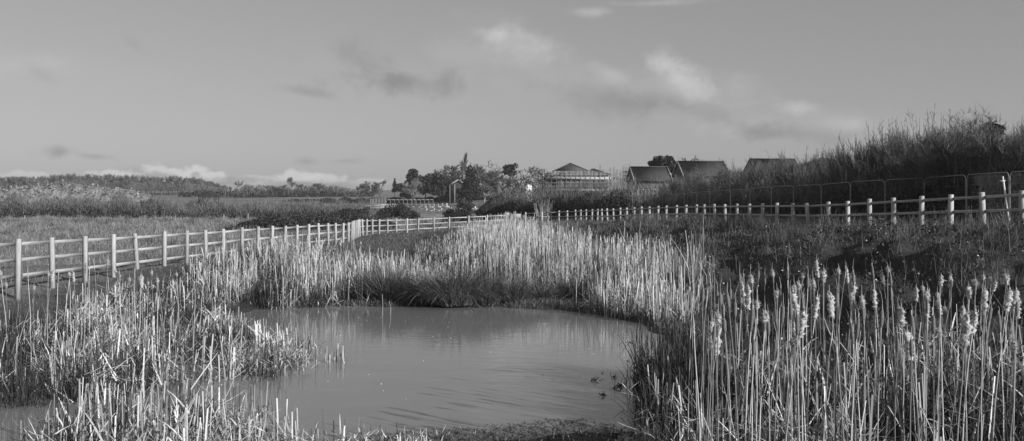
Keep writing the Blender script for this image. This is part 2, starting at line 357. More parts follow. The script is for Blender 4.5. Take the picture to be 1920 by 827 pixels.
def build_ground():
    nr, na = 420, 640
    r = np.concatenate([[0.0], np.geomspace(1.5, 4200, nr)])
    # finer angular steps ahead of the road of sight than behind
    a = np.concatenate([np.linspace(-40, 40, 460, endpoint=False), np.linspace(40, 320, 180, endpoint=False)]); a = np.radians(a)
    Rr, A = np.meshgrid(r, a, indexing='ij'); X = Rr * np.sin(A); Y = Rr * np.cos(A); Z = gz(X, Y)
    na = len(a); n = len(r)
    # base albedo by cover
    sdp = sdist(X.ravel(), Y.ravel(), POND).reshape(X.shape)
    T = np.full(X.shape, .11)
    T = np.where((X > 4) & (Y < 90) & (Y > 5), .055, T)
    T = np.where(sdp < .5, .05, T)
    left = (X < np.interp(Y, [0, 25, 60, 72, 86], [-13, -12.4, -9.8, -10.8, -5.5])) & (Y < 95) | (Y > 88) & (X < 2)
    T = np.where(left, .20, T)
    right = (X > np.interp(Y, [0, 25, 50, 80, 92], [13.5, 13.5, 11.2, 6.8, 2])) & (Y < 110)
    T = np.where(right, .16, T)
    T = np.where((Y > 150), .2, T)
    T = np.where((Y > 300) & (Y < 480), .2 + .04 * np.sin(Y * .3), T)
    T = np.where(Y >= 480, .2, T)
    T = np.where((Y > 100) & (Y < 150) & (X > -14) & (X < 8), .26, T)
    i = np.arange(n - 1)[:, None] * na; j = np.arange(na)[None]; jn = (j + 1) % na
    q = np.stack([i + j, i + jn, i + na + jn, i + na + j], -1).reshape(-1, 4)[:, ::-1]
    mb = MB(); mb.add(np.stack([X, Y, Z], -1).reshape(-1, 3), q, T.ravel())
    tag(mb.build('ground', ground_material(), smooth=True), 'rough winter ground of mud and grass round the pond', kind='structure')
build_ground()

def build_water():
    m = bpy.data.materials.new('pond_water'); m.use_nodes = True; nt = m.node_tree; N = nt.nodes; L = nt.links
    b = N['Principled BSDF']; b.inputs['Base Color'].default_value = (.13, .13, .13, 1); b.inputs['Roughness'].default_value = .012; b.inputs['IOR'].default_value = 1.333
    tc = N.new('ShaderNodeTexCoord')
    def nz(sc, st, det, dist=0):
        mp = N.new('ShaderNodeMapping'); mp.inputs['Scale'].default_value = st; L.new(tc.outputs['Object'], mp.inputs[0])
        n = N.new('ShaderNodeTexNoise'); n.inputs['Scale'].default_value = sc; n.inputs['Detail'].default_value = det; n.inputs['Distortion'].default_value = dist; L.new(mp.outputs[0], n.inputs[0]); return n.outputs[0]
    ad = N.new('ShaderNodeMath'); ad.operation = 'MULTIPLY_ADD'; L.new(nz(2.2, (.7, 1.8, 1), 3, .6), ad.inputs[0]); ad.inputs[1].default_value = 1.0; ad.inputs[2].default_value = 0
    bp = N.new('ShaderNodeBump'); bp.inputs['Strength'].default_value = .04; bp.inputs['Distance'].default_value = .1; L.new(ad.outputs[0], bp.inputs['Height']); L.new(bp.outputs[0], b.inputs['Normal'])
    mr = N.new('ShaderNodeMapRange'); L.new(nz(.9, (1, 1.6, 1), 5), mr.inputs[0]); mr.inputs[3].default_value = .19; mr.inputs[4].default_value = .25; L.new(mr.outputs[0], b.inputs['Base Color'])
    mb = MB(); xs = np.linspace(-12, 6, 40); ys = np.linspace(5, 29, 50); X, Y = np.meshgrid(xs, ys, indexing='ij'); i = np.arange(39)[:, None] * 50; j = np.arange(49)[None]
    q = np.stack([i + j, i + 50 + j, i + 51 + j, i + 1 + j], -1)
    mb.add(np.stack([X, Y, np.zeros_like(X)], -1), q.reshape(-1, 4))
    tag(mb.build('water', m), 'still murky pond water reflecting the sky', kind='structure')
build_water()

# ------------------------------------------------------------------ plant builders
def sample(rng, poly, n):
    poly = np.asarray(poly, float); lo = poly.min(0); hi = poly.max(0); out = np.zeros((0, 2))
    while len(out) < n:
        p = rng.uniform(lo, hi, (n * 3, 2)); out = np.concatenate([out, p[sdist(p[:, 0], p[:, 1], poly) < 0]])
    return out[:n]
def clumpy(rng, poly, n, cl, s):
    """points gathered in clumps of about cl"""
    c = sample(rng, poly, max(3, n // cl)); p = c[rng.integers(0, len(c), n)] + rng.normal(0, s, (n, 2)) * rng.uniform(.4, 1.6, (n, 1))
    k = sdist(p[:, 0], p[:, 1], np.asarray(poly, float)) < .25
    return p[k]
def on_ground(p, sink=.05):
    return np.column_stack([p, np.maximum(gz(p[:, 0], p[:, 1]), -.12) - sink])

def proto_tree(rng, H=9, spread=.5, trunk=.3, r0=.16, levels=4, up=.25, wob=.18, kids=(3, 5), first=.25, shrink=.62, rmin=.006):
    """returns trunk segments and twig segments of a bare broadleaf tree"""
    S = []
    def br(p, d, L, r, lev):
        n = 4 if lev else 3; nodes = []
        for i in range(n):
            d = d + rng.normal(0, wob, 3) + np.array((0, 0, up * .25)); d /= np.linalg.norm(d)
            q = p + d * L / n; r2 = max(r * (1 - .75 * (i + 1) / n) if lev == 0 else r * (1 - .45 * (i + 1) / n), rmin)
            S.append((p, q, max(r * (1 - (.75 if lev == 0 else .45) * i / n), rmin), r2, lev)); p = q; nodes.append((p, r2, (i + 1) / n, d))
        if lev >= levels: return
        k = rng.integers(kids[0], kids[1] + 1)
        for c in range(k):
            cand = [x for x in nodes if x[2] > (first if lev == 0 else .2)]
            p_, r_, f, dd = cand[rng.integers(0, len(cand))] if c else nodes[-1]
            a = rng.uniform(0, 2 * pi); side = np.array((cos(a), sin(a), rng.uniform(-.1, .3)))
            nd = dd * (1 - spread) + side * spread * rng.uniform(.6, 1.3) + np.array((0, 0, up)); nd /= np.linalg.norm(nd)
            br(p_, nd, L * shrink * rng.uniform(.75, 1.2), r_ * .72, lev + 1)
    br(np.zeros(3), np.array((0, 0, 1.)), H * .5, r0, 0)
    return S
def seg_arrays(S, pick):
    s = [x for x in S if pick(x[4])]
    if not s: return None
    return np.array([x[0] for x in s]), np.array([x[1] for x in s]), np.array([x[2] for x in s]), np.array([x[3] for x in s])

def bare_tree(name, label, loc, S, scale=1, rz=0, tmat='bark', cmat='twig', cat='tree', group=None, thick=1.0, fine=0, fw=(.03, .06), fl=(.3, .9)):
    t = empty(name, loc, rz); t.scale = (scale,) * 3; tag(t, label, cat, group)
    a = seg_arrays(S, lambda l: l <= 1); MB().segs(a[0], a[1], a[2], a[3], 5).build('trunk', MT[tmat], t)
    a = seg_arrays(S, lambda l: l > 1)
    rg = np.random.default_rng(len(S)); mb = MB().segs(a[0], a[1], a[2] * thick, a[3] * thick, 3, rg.uniform(0, .6, len(a[0])))
    if fine:
        c = a[1][rg.integers(0, len(a[1]), fine)]; ax = c[:, :2].mean(0); az = np.arctan2(c[:, 1] - ax[1], c[:, 0] - ax[0]) + rg.normal(0, .7, fine)
        mb.blades(rg, c, fl, fw, (0, 1.1), (-.5, .5), 2, az=az, tone=(-.1, .5))
    mb.build('crown', MT[cmat], t)
    return t
def blob_points(rng, blobs, n, shell=.35):
    vol = np.array([b[3] * b[4] * b[5] for b in blobs]) ** .7; k = rng.choice(len(blobs), n, p=vol / vol.sum()); B = np.array(blobs)[k]
    d = rng.normal(size=(n, 3)); d /= np.linalg.norm(d, axis=1, keepdims=True); r = rng.random(n) ** shell
    return B[:, :3] + d * B[:, 3:6] * r[:, None]
def leafy_tree(name, label, loc, blobs, n, size, trunk_h, rng, m='ever', cat='tree', tr=.2, group=None, limbs=6):
    t = empty(name, loc); tag(t, label, cat, group)
    tb = MB(); tb.path([(0, 0, -.2), (.03, 0, trunk_h * .5), (0, .05, trunk_h)], [tr, tr * .8, tr * .5], 7)
    for i in range(limbs):
        b = blobs[rng.integers(0, len(blobs))]; tb.path([(0, 0, trunk_h * rng.uniform(.4, .9)), (b[0] * .5, b[1] * .5, (trunk_h * .7 + b[2]) / 2 + .2), (b[0], b[1], b[2])], [tr * .5, tr * .3, tr * .1], 4)
    tb.build('trunk', MT['bark'], t)
    pts = blob_points(rng, blobs, n); MB().leaves(rng, pts, size).build('crown', MT[m], t)
    return t

# ------------------------------------------------------------------ timber fences round the pond
def fence_run(name, label, pts, side, every=2, seed=1):
    rng = np.random.default_rng(seed); t = empty(name, (pts[0][0], pts[0][1], pts[0][2] - 1.2)); tag(t, label, 'fence', 'timber post and rail fence round the pond')
    o = np.array(t.location); pts = [p - o for p in pts]
    tops = []
    for i, p in enumerate(pts):
        a = pts[max(i - 1, 0)]; b = pts[min(i + 1, len(pts) - 1)]; d = b - a; yaw = math.atan2(d[1], d[0])
        mb = MB(); h = .05; z0 = p[2] - 1.75; z1 = p[2]; hw = .062; hd = .05
        tilt = rng.normal(0, .022, 2); z1 += rng.normal(0, .012)
        q = []
        for zz, sc in ((z0, 1), (z1 - .015, 1), (z1, .86)):
            for sx, sy in ((-1, -1), (1, -1), (1, 1), (-1, 1)):
                lx, ly = sx * hd * sc, sy * hw * sc
                q.append((p[0] + lx * cos(yaw) - ly * sin(yaw) + tilt[0] * (zz - z0), p[1] + lx * sin(yaw) + ly * cos(yaw) + tilt[1] * (zz - z0), zz))
        f = [(3, 2, 1, 0), (8, 9, 10, 11)]
        for l in (0, 4):
            for k in range(4): f.append((l + k, l + (k + 1) % 4, l + 4 + (k + 1) % 4, l + 4 + k))
        mb.add(q, f, rng.uniform(.35, .75)).build('post', MT['fence'], t)
    for i in range(0, len(pts) - 1, every):
        j = min(i + every, len(pts) - 1)
        for dz in (.13, .53, .93):
            mb = MB(); tn = rng.uniform(.35, .7)
            for k in range(i, j):
                a, b = pts[k], pts[k + 1]; d = b - a; nrm = np.array((-d[1], d[0], 0)); nrm /= np.linalg.norm(nrm); off = nrm * side * .075
                mb.beam(a + off - (0, 0, dz), b + off - (0, 0, dz), .038, .085, tn)
            mb.build('rail', MT['rail'], t)
    return t
# pond side of the runs: rails are nailed to the outer faces
fence_run('timber_fence', 'weathered three rail timber fence running along the left bank of the pond', LP[:22], 1, 2, 1)
fence_run('timber_fence', 'sunlit three rail timber fence crossing at the far end left of centre', LP[21:], 1, 2, 2)
fence_run('timber_fence', 'timber fence with bright posts and dark rails along the top of the right slope', RP, -1, 2, 3)

# wire fence posts in the rough field on the left
for k, (x, yb) in enumerate(((47, 417), (127, 424), (161, 420), (195, 422), (251, 420), (280, 418), (329, 419), (352, 419), (374, 420), (420, 418), (465, 417))):
    p = P(x, yb, 118 + (k % 3)); z = G(p[0], p[1]); mb = MB(); mb.segs([(0, 0, -.3)], [(.03 * (k % 3 - 1), 0, 1.15)], .06, .05, 6); mb.segs([(0, 0, 1.15)], [(0, 0, 1.16)], .05, .001, 6)
    tag(mb.build('fence_post', MT['palewood'], loc=(p[0], p[1], z)), 'thin pale stake of the wire fence in the rough field beyond the left fence', 'fence post', 'stakes of the wire fence in the field')

# ------------------------------------------------------------------ steel mesh site fence
def heras():
    for i in range(len(HPt) - 1):
        b, a = HPt[i], HPt[i + 1]      # a is farther
        o = np.array((a[0], a[1], a[2] - 2.0)); t = empty('mesh_fence_panel', o)
        v = (b - a); L = np.hypot(v[0], v[1]) ; u = v / L; w = np.array((0, 0, 1.))
        pt = lambda s, h: u * s + w * h + np.array((0, 0, 0))
        # frame with rounded top corners
        r = .019; pts = [pt(.04, -.02), pt(.04, 1.75)]
        for k in range(1, 5):
            an = pi / 2 * k / 4; pts.append(pt(.04 + .22 * (1 - cos(an)), 1.75 + .22 * sin(an)))
        for k in range(0, 5):
            an = pi / 2 * k / 4; pts.append(pt(L - .04 - .22 + .22 * sin(an), 1.75 + .22 * cos(an)))
        pts.append(pt(L - .04, -.02))
        mb = MB(); mb.path(pts, .019, 6, .4); mb.path([pt(.04, .16), pt(L - .04, .16)], .018, 5, .7); mb.build('frame', MT['steel'], t)
        if HD[i] < 85:
            s = np.arange(.12, L - .08, .085); mb = MB()
            mb.segs([pt(x, .17) for x in s], [pt(x, 1.93 if .25 < x < L - .25 else 1.78) for x in s], .0016, .0016, 3, .3)
            hs = np.arange(.3, 1.9, .26); mb.segs([pt(.06, h) for h in hs], [pt(L - .06, h) for h in hs], .0022, .0022, 3, .3)
            mb.build('wire_mesh', MT['steel'], t)
        mb = MB(); n = np.array((-u[1], u[0], 0)); mb.beam(pt(0, .06) - n * .33, pt(0, .06) + n * .33, .22, .14); mb.build('block_foot', MT['foot'], t)
        if i == 0: lb = 'steel mesh site fence panel at the right edge of the photo beside the leaning pole'
        elif i == 1: lb = 'mesh site fence panel, second from the right edge'
        elif i == 2: lb = 'mesh site fence panel, third from the right edge'
        elif i == 3: lb = 'mesh site fence panel with rounded corners, fourth from the right edge'
        elif i < 9: lb = 'grey mesh site fence panel in the row left of the tall whips'
        elif i < 15: lb = 'small mesh site fence panel where the row curves below the slate roofs'
        else: lb = 'distant mesh site fence panel in the dark row below the scaffolded building'
        tag(t, lb, 'fence panel', 'steel mesh panels of the site fence')
heras()
a = P(1880, 331, 29.5); b = P(1893, 418, 29.3); a_ = np.array(b)
mb = MB(); mb.path([(0, 0, -.1), tuple((a - b) * .5), tuple(a - b)], .026, 7, .9)
pl = tag(mb.build('leaning_pole', MT['white'], loc=tuple(b)), 'pale steel pole leaning against the mesh fence near the right edge', 'pole')
mb = MB(); q = (a - b) * .9; mb.beam(q - (.12, .02, 0), q + (.06, .02, 0.01), .05, .05); mb.build('clamp', MT['steel'], pl)

# ------------------------------------------------------------------ far left: spoil heap, hedge, wood, shed, bramble mounds
def heap():
    rng = np.random.default_rng(11); D = 215; mb = MB(); nx, ny = 150, 34
    x0, x1 = P(-90, 0, D)[0], P(262, 0, D)[0]
    X, Yv = np.meshgrid(np.linspace(x0, x1, nx), np.linspace(0, 22, ny), indexing='ij')
    top = np.interp((X / D * F + 960), [-90, 0, 60, 120, 165, 200, 240, 262], [368, 358, 352, 352, 356, 360, 364, 377]); H = CZ + (HY - top) / F * D + 1.1
    prof = np.clip(np.minimum(Yv / 6, (22 - Yv) / 9), 0, 1); prof = prof * (1.6 - .6 * prof)
    Z = H * prof; rough = np.zeros_like(Z)
    for k in range(26):
        f = rng.uniform(.5, 4.5); a_ = rng.uniform(0, pi); rough += .34 / f ** .55 * np.abs(np.sin(X * f * cos(a_) + Yv * f * sin(a_) + rng.uniform(0, 6)))
    Z += (rough - rough.mean()) * np.clip(prof, 0, 1) * .55 + rng.normal(0, .10, Z.shape) * prof
    Y = Yv + D - 4 + rng.normal(0, .1, Z.shape); g = gz(X, Y) - .3; Z = Z + np.where(prof <= 0, -.3, 0) + np.minimum(g, -.8)
    i = np.arange(nx - 1)[:, None] * ny; j = np.arange(ny - 1)[None]; q = np.stack([i + j, i + ny + j, i + ny + 1 + j, i + 1 + j], -1).reshape(-1, 4)
    mb.add(np.stack([X, Y, Z], -1), q, rng.uniform(.3, .8, X.size))
    # clods lying over the heap
    k = rng.integers(0, X.size, 5200); c = np.stack([X.ravel()[k] + rng.normal(0, .3, 5200), Y.ravel()[k] + rng.normal(0, .3, 5200), Z.ravel()[k] + rng.uniform(-.1, .3, 5200)], 1); mb.leaves(rng, c, (.10, .40), (.0, 1))
    tag(mb.build('soil_heap', MT['spoil']), 'long pale heap of dug soil behind the hedge at far left', 'soil heap')
heap()

def hedge_strip(name, label, path, ztop, zbot, thick, ntw, nlf, seed, tm='softtwig', lm='bramble', tl=(.5, 1.3), tw=(.02, .05), ls=(.05, .12), cat='hedge', whip=.6, lean=1.25, leaf_top=.8, group=None, lump=.24):
    """path: list of (x, y); ztop, zbot: arrays along path"""
    rng = np.random.default_rng(seed); path = np.array(path); s = np.concatenate([[0], np.cumsum(np.hypot(*np.diff(path, axis=0).T))])
    o = np.array((path[0][0], path[0][1], 0.)); t = empty(name, o); tag(t, label, cat, group)
    lum = [(rng.uniform(.3, 1.4), rng.uniform(0, 6)) for _ in range(5)]
    def pts(n, top, fexp):
        u = rng.uniform(0, s[-1], n); x = np.interp(u, s, path[:, 0]); y = np.interp(u, s, path[:, 1])
        d = np.stack([np.interp(u + .5, s, path[:, 0]) - np.interp(u - .5, s, path[:, 0]), np.interp(u + .5, s, path[:, 1]) - np.interp(u - .5, s, path[:, 1])], 1)
        d /= np.maximum(np.linalg.norm(d, axis=1, keepdims=True), 1e-6); nrm = np.stack([-d[:, 1], d[:, 0]], 1)
        v = rng.uniform(0, 1, n); b = np.interp(u, s, zbot); tp = np.interp(u, s, ztop)
        lmp = sum(np.sin(u * f * 1.3 + v * 2 + ph) for f, ph in lum) / 3.2
        h = (tp - b) * (1 + lump * lmp) * np.sqrt(np.clip(1 - (2 * v - 1) ** 2 * .55, .1, 1))
        f = rng.random(n) ** fexp
        return np.stack([x + nrm[:, 0] * (v - .5) * thick, y + nrm[:, 1] * (v - .5) * thick, b + h * f * top], 1) - o, h * f
    if nlf:
        p, _ = pts(nlf, leaf_top, .75); MB().leaves(rng, p, ls).build('foliage', MT[lm], t)
    p, _ = pts(ntw, .95, .6); mb = MB(); mb.blades(rng, p, rng.uniform(tl[0], tl[1], ntw) * rng.uniform(.35, 1, ntw), tw, (0, lean), (-.3, whip), 3, 0, tone=(.0, 1), taper=.3); mb.build('twigs', MT[tm], t)
    return t
def hp(lst, dz=0):
    """(px x, px top y, distance) -> path, tops, bottoms"""
    path = [P(x, 0, D)[:2] for x, y, D in lst]; top = [CZ + (HY - y) / F * D for x, y, D in lst]; bot = [G(*p) - .1 for p in path]
    return path, top, bot
hedge_strip('field_hedge', 'dark twiggy hedge running across the field at far left', *hp([(-60, 374, 132), (60, 372, 135), (180, 372, 138), (300, 373, 140)]), 5, 26000, 9000, 21, ls=(.08, .18), tl=(.4, 1.1), tw=(.02, .045), leaf_top=.7, lean=1.5, lump=.3)
hedge_strip('field_hedge', 'grey brown hedge in the field left of the bramble mound', *hp([(300, 376, 140), (400, 381, 143), (520, 384, 146), (640, 388, 150)]), 6, 30000, 6500, 22, ls=(.08, .18), tl=(.4, 1.1), tw=(.02, .045), leaf_top=.6, lean=1.5, lump=.28)
hedge_strip('scrub_thicket', 'soft grey scrub behind the field hedge left of centre', *hp([(420, 384, 175), (520, 380, 178), (640, 380, 182), (700, 383, 185)]), 10, 16000, 1500, 23, ls=(.1, .2), tl=(.5, 1.3), tw=(.025, .055), lean=1.5)
hedge_strip('far_hedge', 'dark clipped hedge below the far field', *hp([(530, 374, 300), (640, 372, 305), (760, 371, 310), (900, 367, 318), (960, 367, 320)]), 4, 2500, 9000, 24, ls=(.2, .45), tl=(.6, 1.2), tw=(.05, .1), leaf_top=.95)
hedge_strip('far_hedge', 'thin dark hedge line under the wood at far left', *hp([(335, 357, 460), (480, 356, 460), (560, 358, 460), (700, 359, 450)]), 4, 800, 3500, 25, ls=(.3, .6), tl=(.6, 1.2), tw=(.05, .1), leaf_top=.95)
# bramble mounds
def mound(label, lst, depth, n, seed, name='bramble_mound', twn=1500, ls=(.06, .14)):
    hedge_strip(name, label, *hp(lst), depth, twn, n, seed, ls=ls, tl=(.4, 1.0), tw=(.015, .04), cat='bramble', leaf_top=1.0, lean=1.2, whip=.8, tm='bramble')
mound('wide dark bramble mound just behind the left fence', [(425, 432, 80), (460, 418, 80), (500, 408, 81), (560, 402, 82), (620, 404, 84), (672, 404, 86), (690, 412, 87)], 7, 16000, 31)
mound('low dark bramble patch left of the white rails', [(622, 398, 128), (640, 391, 128), (665, 388, 128), (690, 392, 128)], 5, 5000, 32)
mound('dark bramble patch in front of the white rails', [(700, 400, 120), (716, 389, 120), (745, 387, 121), (770, 390, 121), (785, 398, 121)], 6, 7000, 33)
mound('dark round bramble bush behind the sunlit fence', [(838, 405, 100), (850, 397, 100), (862, 395, 101), (875, 399, 101), (885, 406, 101)], 3.5, 3500, 34)
mound('black scrub mound before the gabled house', [(855, 392, 190), (862, 378, 190), (872, 374, 190), (884, 377, 190), (894, 390, 190)], 6, 4500, 35, ls=(.12, .25))
mound('dark thorn thicket left of the hedge near the centre', [(893, 398, 150), (905, 385, 150), (922, 372, 150), (945, 360, 150), (965, 356, 150)], 9, 9000, 36, ls=(.1, .22))

# wood on the skyline at left: one mass
def woods():
    rng = np.random.default_rng(41); protos = []
    for k in range(5):
        S = proto_tree(np.random.default_rng(50 + k), 12, .5, levels=4, kids=(3, 4), r0=.22, rmin=.05); protos.append((np.array([x[0] for x in S]), np.array([x[1] for x in S]), np.array([x[2] for x in S]), np.array([x[3] for x in S])))
    mb = MB()
    def plant(x, D, topy, k):
        p = P(x, topy, D); z = G(p[0], p[1]); a0 = protos[k]; Hm = a0[1][:, 2].max(); sc = (p[2] - z) / Hm; an = rng.uniform(0, 6.28); c, s_ = cos(an), sin(an)
        rot = np.array(((c, -s_, 0), (s_, c, 0), (0, 0, 1))); wide = rng.uniform(.9, 1.3)
        T = lambda q: (q * (wide, wide, 1)) @ rot.T * sc + (p[0], p[1], z - .2)
        mb.segs(T(a0[0]), T(a0[1]), a0[2] * 1.1, a0[3] * 1.1, 3, rng.uniform(.1, .6)); c = T(a0[1]); c = c[rng.integers(0, len(c), 800)]; mb.blades(rng, c, (.4, 1.2), (.05, .12), (0, 1.4), (-.4, .4), 2, tone=(.2, .7))
    n = 0
    for x in np.arange(-90, 432, 4.2):
        top = np.interp(x, [-90, 0, 30, 80, 130, 180, 240, 300, 340, 380, 405, 432], [334, 333, 331, 331, 326, 329, 328, 333, 331, 336, 344, 352]) + rng.normal(0, 1.0) - 1
        plant(x + rng.uniform(-2, 2), rng.uniform(500, 580), top, rng.integers(0, 5))
    o = mb.build('woods', MT['softtwig']); tag(o, 'bare grey winter wood along the skyline at far left', kind='stuff')
    mb = MB()
    pts = []
    for x in np.arange(-95, 425, .012):
        D = rng.uniform(505, 560); top = np.interp(x, [-90, 130, 300, 380, 425], [338, 336, 341, 346, 354]); p = P(x + rng.normal(0, 2), 0, D); z = G(p[0], p[1]) if False else 4.8
        zt = CZ + (HY - top) / F * D; pts.append((p[0], p[1], z + (zt - z) * rng.random() * .8))
    mb.blades(rng, np.array(pts), (.5, 1.5), (.06, .14), (0, 1.3), (-.5, .5), 2, tone=(.1, .75)); tag(mb.build('undergrowth', MT['softtwig']), 'dense undergrowth filling the skyline wood', kind='stuff')
    # lower line of trees from x = 460 to 660
    mb2 = MB(); mb_old = mb; 
    return protos
PROT = woods()
def far_tree(label, x, topy, D, k, w=1.0, cm='softtwig', name='bare_tree', group=None):
    rng = np.random.default_rng(int(x)); p = P(x, topy, D); z = G(p[0], p[1]); a0 = PROT[k]; sc = (p[2] - z) / a0[1][:, 2].max()
    t = empty(name, (p[0], p[1], z), rng.uniform(0, 6)); t.scale = (sc * w, sc * w, sc); tag(t, label, 'tree', group)
    big = a0[2] > .09; MB().segs(a0[0][big], a0[1][big], a0[2][big], a0[3][big], 5).build('trunk', MT['bark'], t)
    mb = MB().segs(a0[0][~big], a0[1][~big], a0[2][~big] * 1.3, a0[3][~big] * 1.3, 3, rng.uniform(.1, .9, (~big).sum()))
    c = a0[1][~big]; c = c[rng.integers(0, len(c), 1500)]; mb.blades(rng, c, (.6, 1.6), (.06, .14), (0, 1.2), (-.5, .5), 2, az=np.arctan2(c[:, 1], c[:, 0]) + rng.normal(0, .7, len(c)), tone=(.1, .9)); mb.build('crown', MT[cm], t)
    return t
gl = 'far field trees left of centre'
hedge_strip('far_thicket', 'grey bare thicket at the foot of the far field tree row', *hp([(440, 352, 425), (500, 352, 430), (560, 350, 430), (620, 351, 430), (664, 356, 425)]), 14, 20000, 2500, 26, ls=(.3, .6), tl=(.6, 1.6), tw=(.06, .13), lump=.4, lean=1.5)
far_tree('round bare tree standing alone at the right end of the skyline wood', 441, 340, 330, 1, 1.1)
for i, (x, ty) in enumerate(((474, 347), (490, 347), (505, 349), (520, 348), (532, 346), (568, 344), (583, 345), (600, 344), (612, 346), (626, 349), (640, 352), (655, 353))):
    far_tree('low bare tree in the row at the back of the far field', x, ty, 430, i % 5, 1.9, group=gl)
far_tree('taller bare tree rising above the row behind the far field', 549, 333, 420, 2, .9)
for x, ty, k in ((675, 343, 0), (697, 340, 3), (712, 337, 4), (688, 347, 2)): far_tree('grey bare tree in the small group right of the far field row', x, ty, 360, k, 1.5, group='grey trees right of the far field')
# evergreen clumps there
rg = np.random.default_rng(61)
def px_tree(label, x, topy, boty, D, wpx, n, size, seed, shape='round', m='ever', name='evergreen_tree', tr=.2):
    rng = np.random.default_rng(seed); p = P(x, topy, D); z = G(p[0], p[1]); H = p[2] - z; W = wpx / F * D / 2 * (1.25 if shape != 'round' else 1.45); base = max(.3, CZ + (HY - boty) / F * D - z)
    B = []
    if shape == 'cone':
        for k in range(12):
            f = k / 11; r = W * (1 - f) ** .75 + .08 * W; B.append((rng.normal(0, .06 * W), rng.normal(0, .06 * W), base + (H - base) * f * .97, r, r, (H - base) * .09))
    elif shape == 'column':
        for k in range(9):
            f = k / 8; r = W * (1 - .55 * f) * rng.uniform(.75, 1.1); B.append((rng.normal(0, .2 * W), rng.normal(0, .2 * W), base + (H - base) * f * .93, r, r, (H - base) * .11))
    else:
        for k in range(11):
            a = rng.uniform(0, 2 * pi); rr = rng.uniform(0, .65) * W; f = rng.uniform(.12, .85); r = W * rng.uniform(.25, .5); B.append((rr * cos(a), rr * sin(a), base + (H - base) * f, r, r, min(r, (H - base) * .25)))
        B.append((0, 0, H - (H - base) * .2, W * .4, W * .4, (H - base) * .2))
    return leafy_tree(name, label, (p[0], p[1], z), B, n, size, base + (H - base) * .6, rng, m, tr=tr)
px_tree('tiny pointed evergreen on the skyline left of the hamlet', 740, 334, 358, 340, 9, 500, (.2, .45), 1, 'cone')
px_tree('small dark evergreen bush left of the hamlet', 752, 344, 360, 335, 22, 900, (.2, .5), 2)
px_tree('dark evergreen with a knob top at the left end of the hamlet', 772, 318, 366, 300, 30, 3600, (.18, .45), 3, 'column')
px_tree('dark spreading holly between the knob topped tree and the bare oak', 798, 330, 366, 302, 46, 4200, (.18, .45), 4, m='bramble')
px_tree('dark undergrowth tree left of the gabled house', 824, 326, 368, 300, 40, 3600, (.18, .45), 5, m='bramble')
px_tree('bushy dark tree right beside the gabled house', 843, 331, 368, 308, 32, 2600, (.18, .4), 6, m='bramble')
px_tree('low dark shrub at the foot of the gabled house', 861, 353, 372, 294, 20, 1600, (.15, .35), 16, m='bramble')
px_tree('tall black conifer at the right side of the gabled house', 884, 309, 370, 275, 38, 7000, (.15, .4), 7, 'cone')
px_tree('dark flat topped pine behind the dead oak', 957, 308, 330, 230, 28, 1500, (.15, .35), 8)
px_tree('round black evergreen between the two slate roofs', 1240, 294, 325, 175, 34, 3200, (.12, .3), 9)
px_tree('smaller black evergreen bush right of the round evergreen behind the roofs', 1262, 300, 326, 178, 18, 1200, (.12, .3), 10)
px_tree('small black evergreen knob left of the round evergreen behind the roofs', 1222, 302, 325, 176, 14, 800, (.12, .3), 12)
def bt(label, x, topy, D, seed, scale_w=1, H=10, name='bare_tree', tmat='bark', cmat='softtwig', thick=2.2, fine=2600, fl=(.3, .9), fw=(.03, .06), **kw):
    S = proto_tree(np.random.default_rng(seed), H, **kw); p = P(x, topy, D); z = G(p[0], p[1]); hm = max(s[1][2] for s in S); sc = (p[2] - z) / hm
    t = bare_tree(name, label, (p[0], p[1], z), S, sc, seed, tmat, cmat, thick=thick, fine=fine, fl=fl, fw=fw); t.scale = (sc * scale_w * 1.55, sc * scale_w * 1.55, sc); return t
bt('wide domed bare oak behind the dark trees left of the gabled house', 836, 309, 330, 71, 1.5, spread=.62, levels=5, kids=(3, 4), rmin=.03)
bt('second rounded bare tree leaning on the domed oak', 818, 320, 325, 72, 1.2, spread=.6, levels=5, kids=(3, 4), rmin=.03)
bt('thin spindly poplar rising above the gabled house', 867, 288, 330, 73, .4, spread=.22, levels=4, kids=(4, 6), up=.5, rmin=.03, first=.1)
bt('bare tree with a pale trunk right of the black conifer', 908, 307, 305, 174, 1.2, tmat='palewood', spread=.42, levels=5, kids=(3, 4), rmin=.025)
bt('grey bare tree between the pale trunk tree and the chimney', 930, 318, 300, 75, 1.3, spread=.55, levels=5, kids=(3, 4), rmin=.025)
bt('grey bushy tree left of the dead oak', 948, 320, 240, 76, 1.3, spread=.6, levels=5, kids=(3, 4), rmin=.025)
bt('pale bare bush in front of the knob topped evergreen', 777, 334, 292, 77, 1.1, cmat='palewood', spread=.45, levels=4, kids=(4, 5), rmin=.02)
bt('dead oak with crooked dark branches left of the scaffolded building', 985, 300, 112, 78, 1.5, cmat='bark', spread=.6, levels=5, kids=(3, 4), wob=.3, rmin=.02, thick=1.3, fine=250, fl=(.3, .8), fw=(.03, .05))
bt('low grey tree behind the right hand slate roof', 1300, 295, 200, 79, 1.8, spread=.6, levels=4, kids=(4, 5), rmin=.02)

